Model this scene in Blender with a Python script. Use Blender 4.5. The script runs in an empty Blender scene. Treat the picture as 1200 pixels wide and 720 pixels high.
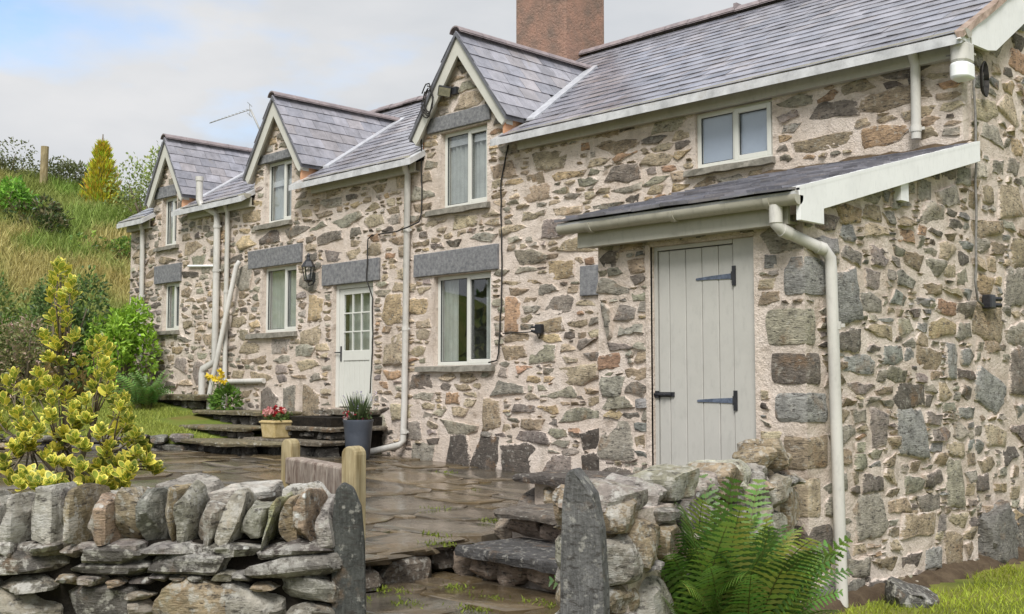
import bpy, math, random
import numpy as np
from mathutils import Vector, Matrix

# ------------------------------------------------------------------ camera, sky, sun, exposure
S = bpy.context.scene
COL = S.collection
EYE = 1.62
FPX = 1321.0
PITCH = math.radians(3.984)
YAW = math.radians(45.553)
camd = bpy.data.cameras.new('camera')
camd.sensor_width = 36.0
camd.lens = FPX / 1200.0 * 36.0
camd.clip_start = 0.05
camd.clip_end = 3000
cam = bpy.data.objects.new('camera', camd)
COL.objects.link(cam)
cam.location = (0, 0, EYE)
cam.rotation_euler = (math.pi / 2 + PITCH, 0, YAW)
S.camera = cam
FW = np.array((-math.sin(YAW) * math.cos(PITCH), math.cos(YAW) * math.cos(PITCH), math.sin(PITCH)))
RT = np.array((math.cos(YAW), math.sin(YAW), 0.0))
UP = np.cross(RT, FW)

SUN_EL, SUN_AZ = math.radians(48), math.radians(143)      # azimuth clockwise from +Y
w = bpy.data.worlds.new('World')
S.world = w
w.use_nodes = True
nt = w.node_tree
nt.nodes.clear()
def wn(t, **k):
    n = nt.nodes.new(t)
    for a, b in k.items():
        setattr(n, a, b)
    return n
sky = wn('ShaderNodeTexSky', sky_type='NISHITA', sun_disc=False)
sky.sun_elevation = SUN_EL
sky.sun_rotation = SUN_AZ
sky.air_density = 1.0
sky.dust_density = 0.6
tc = wn('ShaderNodeTexCoord')
mp = wn('ShaderNodeMapping')
mp.inputs['Scale'].default_value = (1.0, 1.0, 2.6)
mp.inputs['Location'].default_value = (2.2, 6.1, 1.22)
nz = wn('ShaderNodeTexNoise')
nz.inputs['Scale'].default_value = 2.3
nz.inputs['Detail'].default_value = 7
nz.inputs['Roughness'].default_value = 0.52
nz2 = wn('ShaderNodeTexNoise')
nz2.inputs['Scale'].default_value = 3.4
nz2.inputs['Detail'].default_value = 6
rampm = wn('ShaderNodeValToRGB')
rampm.color_ramp.elements[0].position = 0.30
rampm.color_ramp.elements[1].position = 0.45
cl = wn('ShaderNodeValToRGB')
cl.color_ramp.elements[0].position = 0.36
cl.color_ramp.elements[0].color = (0.70, 0.735, 0.78, 1)
cl.color_ramp.elements[1].position = 0.62
cl.color_ramp.elements[1].color = (0.90, 0.905, 0.92, 1)
clm = wn('ShaderNodeVectorMath', operation='SCALE')
clm.inputs['Scale'].default_value = 3.75
mx = wn('ShaderNodeMix', data_type='RGBA')
bg = wn('ShaderNodeBackground')
bg.inputs['Strength'].default_value = 0.13
ow = wn('ShaderNodeOutputWorld')
L = nt.links.new
L(tc.outputs['Generated'], mp.inputs['Vector'])
L(mp.outputs[0], nz.inputs['Vector'])
L(mp.outputs[0], nz2.inputs['Vector'])
L(nz.outputs['Fac'], rampm.inputs[0])
L(nz2.outputs['Fac'], cl.inputs[0])
L(cl.outputs[0], clm.inputs[0])
L(rampm.outputs[0], mx.inputs['Factor'])
L(sky.outputs[0], mx.inputs['A'])
L(clm.outputs[0], mx.inputs['B'])
L(mx.outputs['Result'], bg.inputs['Color'])
L(bg.outputs[0], ow.inputs['Surface'])

sund = bpy.data.lights.new('sun', 'SUN')
sund.energy = 2.3
sund.angle = math.radians(26)
sund.color = (1.0, 0.975, 0.945)
sun = bpy.data.objects.new('sun', sund)
COL.objects.link(sun)
sd = Vector((math.sin(SUN_AZ) * math.cos(SUN_EL), math.cos(SUN_AZ) * math.cos(SUN_EL), math.sin(SUN_EL)))
sun.rotation_euler = sd.to_track_quat('Z', 'Y').to_euler()
S.view_settings.view_transform = 'Standard'
S.view_settings.look = 'None'
S.view_settings.gamma = 1
S.view_settings.exposure = 0.86
S.view_settings.use_curve_mapping = False
S.cycles.max_bounces = 6
S.cycles.transparent_max_bounces = 8
S.cycles.use_denoising = True

# ------------------------------------------------------------------ helpers
def srgb(r, g, b):
    return tuple(((c / 255) / 12.92 if c / 255 <= 0.04045 else ((c / 255 + 0.055) / 1.055) ** 2.4) for c in (r, g, b))

def _h(ix, iy, iz, seed):
    n = (ix * 374761393 + iy * 668265263 + iz * 1274126177 + seed * 69069) & 0x7fffffff
    n = ((n ^ (n >> 13)) * 1274126177) & 0x7fffffff
    n = (n ^ (n >> 16)) & 0xffff
    return n / 32767.5 - 1.0

def vnoise(p, seed=0):
    p = np.asarray(p, float)
    i = np.floor(p).astype(np.int64)
    f = p - i
    f = f * f * (3 - 2 * f)
    r = 0
    for dx in (0, 1):
        wx = f[:, 0] if dx else 1 - f[:, 0]
        for dy in (0, 1):
            wy = f[:, 1] if dy else 1 - f[:, 1]
            for dz in (0, 1):
                wz = f[:, 2] if dz else 1 - f[:, 2]
                r = r + wx * wy * wz * _h(i[:, 0] + dx, i[:, 1] + dy, i[:, 2] + dz, seed)
    return r

def fbm(p, oct=4, seed=0, rough=0.5):
    p = np.asarray(p, float)
    a, s, r = 1.0, 0.0, 0
    for k in range(oct):
        r = r + a * vnoise(p * (2.03 ** k) + 13.7 * k, seed + k)
        s += a
        a *= rough
    return r / s

def sst(x, a, b):
    t = np.clip((np.asarray(x, float) - a) / (b - a), 0, 1)
    return t * t * (3 - 2 * t)

def project(p):
    q = np.asarray(p, float) - np.array((0, 0, EYE))
    d = q @ FW
    return 600 + FPX * (q @ RT) / np.maximum(d, .01), 360 - FPX * (q @ UP) / np.maximum(d, .01), d

WL = {}
def place(o, parent, wloc):
    WL[o.name] = Vector(wloc)
    if parent is None:
        o.location = wloc
    else:
        o.parent = parent
        o.location = Vector(wloc) - WL[parent.name]

def tagit(o, label=None, cat=None, group=None, kind=None):
    if label: o['label'] = label
    if cat: o['category'] = cat
    if group: o['group'] = group
    if kind: o['kind'] = kind
    return o

def empty(name, loc, label, cat, group=None):
    o = bpy.data.objects.new(name, None)
    COL.objects.link(o)
    o.empty_display_size = 0.1
    place(o, None, loc)
    return tagit(o, label, cat, group)

class MB:
    """collects geometry in world coordinates; build() links it as one mesh object"""
    def __init__(s):
        s.v, s.f, s.c, s.mi = [], [], [], []
    def add(s, v, f, c=None, mi=0):
        b = len(s.v)
        s.v += [tuple(map(float, p)) for p in v]
        s.f += [tuple(i + b for i in q) for q in f]
        s.mi += [mi] * len(f)
        if c is None: c = (.5, .5, .5)
        if len(c) and not hasattr(c[0], '__len__'):
            s.c += [tuple(c)] * len(v)
        else:
            s.c += [tuple(q) for q in c]
        return s
    def box(s, x0, x1, y0, y1, z0, z1, c=None, mi=0):
        v = [(x, y, z) for z in (z0, z1) for y in (y0, y1) for x in (x0, x1)]
        f = [(0, 2, 3, 1), (4, 5, 7, 6), (0, 1, 5, 4), (2, 6, 7, 3), (0, 4, 6, 2), (1, 3, 7, 5)]
        return s.add(v, f, c, mi)
    def hexa(s, p, c=None, mi=0):      # 4 bottom (ccw) + 4 top
        f = [(3, 2, 1, 0), (4, 5, 6, 7), (0, 1, 5, 4), (1, 2, 6, 5), (2, 3, 7, 6), (3, 0, 4, 7)]
        return s.add(p, f, c, mi)
    def prism(s, poly, d, c=None, mi=0):   # polygon extruded along vector d
        n = len(poly)
        d = Vector(d)
        P = [Vector(p) for p in poly]
        v = P + [p + d for p in P]
        f = [tuple(range(n - 1, -1, -1)), tuple(range(n, 2 * n))]
        f += [(i, (i + 1) % n, n + (i + 1) % n, n + i) for i in range(n)]
        return s.add(v, f, c, mi)
    def tube(s, pts, r, n=8, c=None, cap=True, mi=0):
        P = [Vector(p) for p in pts]
        R = r if hasattr(r, '__len__') else [r] * len(P)
        v, f = [], []
        up = None
        for i, p in enumerate(P):
            d = (P[min(i + 1, len(P) - 1)] - P[max(i - 1, 0)]).normalized()
            if up is None:
                up = Vector((0, 0, 1)) if abs(d.z) < .9 else Vector((1, 0, 0))
            a = d.cross(up)
            if a.length < 1e-4: a = d.cross(Vector((0, 1, 0)))
            a.normalize()
            b = d.cross(a).normalized()
            up = -b if False else a.cross(d).normalized()
            for k in range(n):
                t = 2 * math.pi * k / n
                v.append(p + a * math.cos(t) * R[i] + b * math.sin(t) * R[i])
        for i in range(len(P) - 1):
            for k in range(n):
                f.append((i * n + k, i * n + (k + 1) % n, (i + 1) * n + (k + 1) % n, (i + 1) * n + k))
        if cap:
            f.append(tuple(range(n - 1, -1, -1)))
            f.append(tuple((len(P) - 1) * n + k for k in range(n)))
        return s.add(v, f, c, mi)
    def lathe(s, prof, o, n=20, c=None, mi=0):
        v, f = [], []
        for r, z in prof:
            for k in range(n):
                t = 2 * math.pi * k / n
                v.append((o[0] + r * math.cos(t), o[1] + r * math.sin(t), o[2] + z))
        m = len(prof)
        for i in range(m - 1):
            for k in range(n):
                f.append((i * n + k, i * n + (k + 1) % n, (i + 1) * n + (k + 1) % n, (i + 1) * n + k))
        f.append(tuple(range(n - 1, -1, -1)))
        f.append(tuple((m - 1) * n + k for k in range(n)))
        return s.add(v, f, c, mi)
    def build(s, name, mats, parent=None, smooth=False, origin=None, kind=None, bevel=0, label=None, cat=None, group=None, sharp=None):
        me = bpy.data.meshes.new(name)
        V = np.array(s.v, float)
        if origin is None:
            origin = (V.min(0) + V.max(0)) / 2
            if parent is None: origin[2] = V[:, 2].min()
        origin = np.array(origin, float)
        me.from_pydata((V - origin).tolist(), [], s.f)
        if not isinstance(mats, (list, tuple)): mats = [mats]
        for m in mats: me.materials.append(m)
        if len(mats) > 1: me.polygons.foreach_set('material_index', s.mi)
        at = me.color_attributes.new('tint', 'FLOAT_COLOR', 'POINT')
        C = np.ones((len(s.v), 4), np.float32)
        for i_, q_ in enumerate(s.c): C[i_, :len(q_)] = q_
        at.data.foreach_set('color', C.ravel())
        if smooth:
            me.polygons.foreach_set('use_smooth', [True] * len(s.f))
            if sharp: me.set_sharp_from_angle(angle=math.radians(sharp))
        me.update()
        o = bpy.data.objects.new(name, me)
        COL.objects.link(o)
        place(o, parent, tuple(origin))
        if bevel:
            b = o.modifiers.new('bevel', 'BEVEL')
            b.width = bevel
            b.segments = 2
            b.limit_method = 'ANGLE'
        tagit(o, label, cat, group, kind)
        return o

# ------------------------------------------------------------------ materials
class M:
    def __init__(s, name):
        s.m = bpy.data.materials.new(name)
        s.m.use_nodes = True
        s.t = s.m.node_tree
        s.b = s.t.nodes['Principled BSDF']
        s.out = s.t.nodes['Material Output']
        g = s.t.nodes.new('ShaderNodeNewGeometry')
        s.pos = g.outputs['Position']
        s.geo = g
    def n(s, t, **k):
        q = s.t.nodes.new(t)
        for a, b in k.items(): setattr(q, a, b)
        return q
    def l(s, a, b): s.t.links.new(a, b)
    def attr(s, name='tint'):
        return s.n('ShaderNodeAttribute', attribute_name=name).outputs['Color']
    def noise(s, scale, detail=4, rough=.55, sc=(1, 1, 1), dist=0, out='Fac', vec=None):
        mp = s.n('ShaderNodeMapping')
        mp.inputs['Scale'].default_value = sc
        s.l(vec or s.pos, mp.inputs['Vector'])
        q = s.n('ShaderNodeTexNoise')
        q.inputs['Scale'].default_value = scale
        q.inputs['Detail'].default_value = detail
        q.inputs['Roughness'].default_value = rough
        q.inputs['Distortion'].default_value = dist
        s.l(mp.outputs[0], q.inputs['Vector'])
        return q.outputs[out]
    def rng(s, x, a, b, c=0., d=1.):
        q = s.n('ShaderNodeMapRange')
        q.clamp = True
        for i, val in zip(('From Min', 'From Max', 'To Min', 'To Max'), (a, b, c, d)): q.inputs[i].default_value = val
        s.l(x, q.inputs['Value'])
        return q.outputs[0]
    def mix(s, f, a, b, mode='MIX'):
        q = s.n('ShaderNodeMix', data_type='RGBA', blend_type=mode)
        for key, val in (('Factor', f), ('A', a), ('B', b)):
            if isinstance(val, (int, float)):
                q.inputs[key].default_value = val if key == 'Factor' else (val, val, val, 1)
            elif isinstance(val, tuple): q.inputs[key].default_value = val + (1,) if len(val) == 3 else val
            else: s.l(val, q.inputs[key])
        return q.outputs['Result']
    def mul(s, a, b):
        q = s.n('ShaderNodeMath', operation='MULTIPLY')
        for i, val in enumerate((a, b)):
            if isinstance(val, (int, float)): q.inputs[i].default_value = val
            else: s.l(val, q.inputs[i])
        return q.outputs[0]
    def scale(s, colr, f):
        q = s.n('ShaderNodeVectorMath', operation='SCALE')
        s.l(colr, q.inputs[0])
        if isinstance(f, (int, float)): q.inputs['Scale'].default_value = f
        else: s.l(f, q.inputs['Scale'])
        return q.outputs[0]
    def bump(s, h, strength=.4, dist=.01):
        q = s.n('ShaderNodeBump')
        q.inputs['Strength'].default_value = strength
        q.inputs['Distance'].default_value = dist
        s.l(h, q.inputs['Height'])
        s.l(q.outputs[0], s.b.inputs['Normal'])
    def set(s, col=None, rough=.8, spec=.3, metal=0.):
        if col is not None:
            if isinstance(col, tuple): s.b.inputs['Base Color'].default_value = col + (1,)
            else: s.l(col, s.b.inputs['Base Color'])
        if isinstance(rough, (int, float)): s.b.inputs['Roughness'].default_value = rough
        else: s.l(rough, s.b.inputs['Roughness'])
        s.b.inputs['Specular IOR Level'].default_value = spec
        s.b.inputs['Metallic'].default_value = metal
        return s.m

def m_mortar():
    q = M('lime_mortar')
    a = q.mix(q.rng(q.noise(1.3, 5, .6), .36, .62), (.755, .66, .58), (.60, .505, .42))
    a = q.mix(q.rng(q.noise(9, 4, .6), .5, .72, 0, .6), a, (.80, .71, .64))
    a = q.mix(q.rng(q.noise(5, 6, .65, sc=(1, 1, 1.6)), .56, .70, 0, .75), a, (.30, .235, .18))
    a = q.mix(q.rng(q.noise(60, 3, .6), .45, .75, 0, .35), a, (.28, .22, .17))
    a = q.mix(q.rng(q.noise(19, 5, .7, sc=(1, 1, 2)), .60, .68, 0, .75), a, (.26, .22, .18))  # dark flecks paint the shade of cavities into the mortar colour
    a = q.mix(q.rng(q.noise(3.4, 5, .6, sc=(2.2, 2.2, .22)), .54, .72, 0, .38), a, (.30, .255, .20))
    q.bump(q.mix(.4, q.noise(38, 6, .7), q.noise(11, 5, .65, sc=(1, 1, 1.7))), .9, .045)
    return q.set(a, .95, .15)

def m_stone(name, lichen, wet=0.0, streak=(1.3, 1.3, 6)):
    q = M(name)
    t = q.attr()
    k = q.rng(q.noise(9, 7, .7), .28, .72, .5, 1.5)
    a = q.scale(t, k)
    k2 = q.rng(q.noise(11, 5, .65, sc=streak, dist=.4), .3, .7, .72, 1.25)
    a = q.scale(a, k2)
    a = q.mix(q.rng(q.noise(4.3, 4, .6), .58, .72, 0, .5), a, (.30, .17, .075), 'MIX')
    a = q.mix(q.rng(q.noise(15, 6, .7, sc=(1, 1, 2.6)), .54, .63, 0, .85), a, (.055, .049, .043))  # dark bands: cracks, with crevice shade painted into the stone colour
    a = q.mix(q.rng(q.noise(34, 5, .7, sc=(.6, .6, 3)), .58, .66, 0, .7), a, (.07, .06, .05))
    a = q.mix(q.rng(q.noise(22, 4, .6), .60 - .07 * lichen, .68 - .05 * lichen, 0, min(1, .35 + .35 * lichen)), a, (.52, .50, .44))
    if lichen > .8:
        low = q.rng(q.noise(1.9, 3, .6), .42, .62)
        a = q.mix(q.mul(q.rng(q.noise(6.5, 6, .68), .52, .58, 0, .9), low), a, (.60, .58, .53))
        a = q.mix(q.rng(q.noise(3.1, 5, .6), .57, .70, 0, .4), a, (.20, .18, .085))
        vo = q.n('ShaderNodeTexVoronoi')
        vo.inputs['Scale'].default_value = 13
        q.l(q.pos, vo.inputs['Vector'])
        a = q.mix(q.mul(q.rng(vo.outputs['Distance'], .12, .20, 1, 0), q.rng(q.noise(2.2, 3), .52, .60)), a, (.66, .66, .62))
    if name == 'wall_stone':
        at = q.n('ShaderNodeAttribute', attribute_name='tint')
        ad = q.n('ShaderNodeMath', operation='ADD')
        q.l(at.outputs['Alpha'], ad.inputs[0])
        q.l(q.rng(q.mix(.45, q.noise(26, 6, .7, sc=(1, 1, 1.8)), q.noise(6, 4, .6)), .32, .66, -.78, .6), ad.inputs[1])
        mo = q.mix(q.rng(q.noise(1.3, 5, .6), .36, .62), (.755, .66, .58), (.60, .505, .42))
        a = q.mix(q.rng(ad.outputs[0], .10, .34), mo, a)
    h = q.mix(.45, q.noise(16, 8, .7, sc=streak), q.noise(45, 6, .7))
    q.bump(h, .95, .04)
    return q.set(a, .82 - .3 * wet, .3)

def m_slate(name, rough0, rough1, lich=.0):
    q = M(name)
    a = q.scale(q.attr(), q.rng(q.noise(6, 5, .6), .3, .7, .72, 1.28))
    a = q.mix(q.rng(q.noise(30, 4, .6), .56, .7, 0, .25 + lich), a, (.34, .32, .31))
    a = q.mix(q.rng(q.noise(3.0, 5, .65), .6, .72, 0, .5 + lich), a, (.15, .12, .075))
    r = q.rng(q.noise(5, 4, .6), .3, .7, rough0, rough1)
    q.bump(q.noise(28, 6, .65), .25, .006)
    return q.set(a, r, .5)

def m_paint(name, c, rough=.45, dirt=.12):
    q = M(name)
    a = q.mix(q.rng(q.noise(2.5, 6, .65), .45, .72, 0, dirt * 1.6), c, tuple(x * .62 for x in c))
    a = q.mix(q.rng(q.noise(26, 5, .65, sc=(1, 1, .35)), .52, .74, 0, dirt * 1.5), a, tuple(x * .5 for x in c))
    q.bump(q.noise(70, 3), .08, .003)
    return q.set(a, rough, .4)

def m_flag():
    q = M('wet_flagstone')
    a = q.scale(q.attr(), q.rng(q.noise(3.2, 6, .65), .3, .7, .6, 1.4))
    a = q.mix(q.rng(q.noise(1.7, 5, .6), .52, .70, 0, .6), a, (.115, .075, .03))
    a = q.mix(q.rng(q.noise(2.6, 6, .65, sc=(1, 1, 1)), .60, .72, 0, .5), a, (.075, .085, .022))
    a = q.mix(q.rng(q.noise(22, 4, .6), .57, .7, 0, .45), a, (.25, .22, .18))
    r = q.rng(q.noise(2.1, 5, .65), .38, .68, .03, .30)
    q.bump(q.noise(7, 6, .62), .38, .012)
    return q.set(a, r, .5)

def m_rough(name, ca, cb, sc=8, rough=.9, bump=.6, dist=.01, bsc=40, spec=.2):
    q = M(name)
    a = q.mix(q.rng(q.noise(sc, 6, .65), .35, .65), ca, cb)
    q.bump(q.noise(bsc, 5, .7), bump, dist)
    return q.set(a, rough, spec)

def m_leafy(name, trans=.35, rough=.5):
    q = M(name)
    t = q.attr()
    q.l(t, q.b.inputs['Base Color'])
    q.b.inputs['Roughness'].default_value = rough
    q.b.inputs['Specular IOR Level'].default_value = .35
    tr = q.n('ShaderNodeBsdfTranslucent')
    q.l(q.scale(t, 1.25), tr.inputs['Color'])
    ms = q.n('ShaderNodeMixShader')
    ms.inputs[0].default_value = trans
    q.l(q.b.outputs[0], ms.inputs[1])
    q.l(tr.outputs[0], ms.inputs[2])
    q.l(ms.outputs[0], q.out.inputs['Surface'])
    return q.m

def m_glass():
    q = M('window_glass')
    tr = q.n('ShaderNodeBsdfTransparent')
    tr.inputs['Color'].default_value = (.95, .965, .965, 1)
    gl = q.n('ShaderNodeBsdfGlossy')
    gl.inputs['Roughness'].default_value = .015
    gl.inputs['Color'].default_value = (.95, .97, 1, 1)
    bp = q.n('ShaderNodeBump')
    bp.inputs['Strength'].default_value = .05
    bp.inputs['Distance'].default_value = .01
    q.l(q.noise(2.2, 2), bp.inputs['Height'])
    q.l(bp.outputs[0], gl.inputs['Normal'])
    fr = q.n('ShaderNodeLayerWeight')
    fr.inputs['Blend'].default_value = .5
    pw = q.n('ShaderNodeMath', operation='POWER')
    pw.inputs[1].default_value = 3.5
    q.l(fr.outputs['Facing'], pw.inputs[0])
    ms = q.n('ShaderNodeMixShader')
    q.l(q.rng(pw.outputs[0], 0, 1, .05, .9), ms.inputs[0])
    q.l(tr.outputs[0], ms.inputs[1])
    q.l(gl.outputs[0], ms.inputs[2])
    q.l(ms.outputs[0], q.out.inputs['Surface'])
    return q.m

def m_plank(name, c, c2, sc=(1, 1, .12)):
    q = M(name)
    a = q.mix(q.rng(q.noise(30, 6, .6, sc=sc, dist=.6), .35, .65), c, c2)
    a = q.mix(q.rng(q.noise(4, 5, .6), .5, .7, 0, .6), a, tuple(x * .5 for x in c2))
    q.bump(q.noise(40, 5, .6, sc=sc), .5, .006)
    return q.set(a, .75, .3)

MORTAR = m_mortar()
STONE = m_stone('wall_stone', .25)
ROCK = m_stone('lichened_stone', 1.0)
DARKROCK = m_stone('damp_dark_stone', .55, .5)
SLATE = m_slate('wet_roof_slate', .14, .36)
SLATE.node_tree.nodes['Principled BSDF'].inputs['Specular IOR Level'].default_value = .85
OLDSLATE = m_slate('old_rough_slate', .45, .8, .2)
LINTEL = m_rough('slate_lintel', srgb(100, 101, 104), srgb(138, 138, 138), 18, .7, .7, .012, 60)
SILL = m_rough('slate_sill', (.16, .15, .125), (.28, .26, .22), 12, .8, .5, .01, 40)
SAGE = m_paint('sage_paint', srgb(206, 206, 198), .4, .08)
DOORP = m_paint('grey_green_door_paint', srgb(180, 178, 171), .42, .16)
GUTTER = m_paint('weathered_gutter_plastic', srgb(170, 166, 152), .4, .35)
FASCIA = m_paint('fascia_paint', srgb(172, 169, 156), .5, .25)
WHITE = m_paint('white_board_paint', srgb(230, 230, 228), .4, .16)
PIPE = m_paint('stone_grey_pipe_plastic', srgb(200, 197, 190), .35, .30)
BARGE = m_paint('bargeboard_paint', srgb(196, 194, 184), .45, .18)
BLACK = m_rough('black_metal', (.012, .013, .016), (.03, .03, .035), 30, .4, .1, .002, 60, .5)
HINGE = m_rough('galvanised_hinge', (.05, .065, .10), (.13, .16, .22), 40, .38, .2, .002, 60, .6)
CABLE = m_rough('black_cable', (.02, .02, .02), (.05, .045, .04), 30, .6, .1, .002)
GREYCABLE = m_rough('grey_conduit', (.16, .15, .14), (.25, .24, .22), 30, .6, .1, .002)
LEAD = m_rough('lead_flashing', (.42, .43, .46), (.62, .63, .66), 9, .3, .25, .008, 20, .6)
HARL = m_rough('roughcast_render', srgb(146, 126, 114), srgb(184, 146, 128), 3.2, .95, 1.0, .08, 24)
ORANGE = m_rough('stained_cement', srgb(178, 128, 96), srgb(206, 162, 130), 5, .9, .6, .01, 50)
VERGE = m_rough('verge_cement', srgb(134, 116, 104), srgb(168, 150, 136), 9, .9, .6, .01, 50)
RIDGE = m_rough('clay_ridge_tile', srgb(124, 114, 116), srgb(152, 140, 140), 8, .6, .5, .01, 50, .4)
GLASS = m_glass()
CURTAIN = m_rough('net_curtain', srgb(152, 153, 148), srgb(170, 171, 166), 5, .9, .03, .01, 5)
BLIND = m_rough('pale_blind', srgb(168, 175, 190), srgb(176, 183, 197), 3, .8, .05, .004, 20)
ROOM = m_rough('dim_interior', (.05, .05, .05), (.08, .08, .075), 3, .9, .05, .004, 20)  # darkness of the unlit rooms put into the colour
FLAG = m_flag()
POSTSLATE = m_stone('gatepost_slate', .5, .25, (7, 7, .8))
TIMBER = m_plank('weathered_timber', srgb(128, 112, 78), srgb(172, 158, 124))
TIMBER2 = m_plank('greyed_timber', srgb(104, 86, 76), srgb(172, 160, 148), (1, 1, .3))
BED = m_rough('wet_joint_earth', (.06, .045, .028), (.12, .095, .062), 5, .5, .8, .02, 25, .5)
SOIL_SHADE = m_rough('soil_and_gap_shade', (.008, .0065, .005), (.025, .02, .014), 9, .85, .9, .03, 25)  # near-black: shade of the wall gaps put into the colour; also pot soil
EARTH = m_rough('brown_earth', (.07, .048, .03), (.13, .095, .06), 6, .9, .9, .03, 30)
BLADE = m_leafy('grass_blade', .3, .6)
LEAF = m_leafy('leaf', .3, .42)
BARK = m_plank('bark', (.09, .07, .045), (.2, .165, .115), (3, 3, .5))
POTGREY = m_rough('grey_plastic_pot', srgb(70, 76, 86), srgb(84, 90, 100), 6, .45, .1, .003, 40, .4)
POTSTONE = m_rough('yellowed_stone_planter', srgb(168, 148, 100), srgb(196, 178, 136), 12, .9, .5, .008, 40)
ZINC = m_rough('zinc', srgb(150, 150, 148), srgb(176, 176, 172), 10, .4, .2, .003, 40, .5)
LAMPGLASS = m_rough('floodlight_glass', srgb(120, 118, 96), srgb(150, 146, 122), 20, .25, .05, .002, 20, .6)
WPLAST = m_paint('white_plastic', srgb(236, 238, 236), .3, .03)
PETAL = m_leafy('petal', .2, .5)
MOSS = m_leafy('moss_blade', .25, .7)

# ------------------------------------------------------------------ terrain
def hgt(x, y):
    x = np.asarray(x, float); y = np.asarray(y, float)
    s = -.88 * x + .47 * y
    r = .47 * x + .88 * y
    sd = (x + 18.3) * -.707 + (y - 6.72) * .707
    lawn = .80 + .165 * np.clip(sd, 0, 3.4)
    g = np.where(sd > 0, lawn, .08)
    near = sst(x, -9, -4)
    g = g * (1 - near) + (-.06) * near
    P = np.stack([x, y, np.zeros_like(x)], -1).reshape(-1, 3)
    n1 = fbm(P * .16, 3, 5).reshape(x.shape)
    n2 = fbm(P * .6, 3, 9).reshape(x.shape)
    side = 1 - .32 * sst(r, -5, 2.5) - .5 * sst(r, 3, 14)
    hill = 6.5 * sst(s, 23.5, 36) * side
    hill = hill + .05 * np.clip(s - 36, 0, 400) * (1 - sst(r, -2, 20))
    far = sst(s, 24, 27)
    return g + hill + far * (n1 * .5 + n2 * .28)

def axis(dense0, dense1, step, lim):
    a = list(np.arange(dense0, dense1, step))
    d, p = step, dense1
    while p < lim:
        a.append(p); d *= 1.22; p += d
    a.append(lim)
    d, p = step * 1.22, dense0 - step
    b = []
    while p > -lim:
        b.append(p); d *= 1.22; p -= d
    b.append(-lim)
    return np.array(sorted(b) + a)
gx, gy = axis(-42, 4, .3, 900), axis(-16, 20, .3, 900)
GX, GY = np.meshgrid(gx, gy)
GZ = hgt(GX, GY)
ny_, nx_ = GX.shape
mb = MB()
idx = np.arange(ny_ * nx_).reshape(ny_, nx_)
vv = np.stack([GX, GY, GZ], -1).reshape(-1, 3)
ff = np.stack([idx[:-1, :-1], idx[:-1, 1:], idx[1:, 1:], idx[1:, :-1]], -1).reshape(-1, 4)
q = M('turf')
a = q.mix(q.rng(q.noise(.35, 5, .6), .4, .62), (.14, .18, .035), (.22, .21, .06))
a = q.mix(q.rng(q.noise(1.5, 5, .6), .5, .7, 0, .7), a, (.06, .085, .02))
a = q.mix(q.rng(q.noise(.6, 4, .6), .58, .7, 0, .6), a, (.19, .115, .05))
q.bump(q.noise(9, 6, .7), .8, .06)
TURF = q.set(a, .95, .1)
mb.add(vv.tolist(), ff.tolist())
mb.build('ground', TURF, None, True, origin=(0, 0, 0), kind='structure')

# ------------------------------------------------------------------ rubble masonry
PAL = {'brown': (.365, .29, .20), 'tan': (.45, .37, .26), 'grey': (.335, .305, .25), 'blue': (.285, .28, .26),
       'black': (.10, .085, .072), 'dark': (.185, .158, .132), 'rust': (.42, .275, .175), 'ochre': (.47, .36, .22), 'green': (.335, .31, .235), 'pale': (.50, .44, .36), 'purple': (.29, .245, .215)}
def shade(r, c, a, b):
    k = r.uniform(a, b)
    return tuple(q_ * k for q_ in c)
def pick(rng, weights):
    k = rng.choices(list(weights), list(weights.values()))[0]
    s = rng.uniform(.75, 1.28)
    return tuple(c * s * rng.uniform(.97, 1.03) for c in PAL[k])

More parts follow.
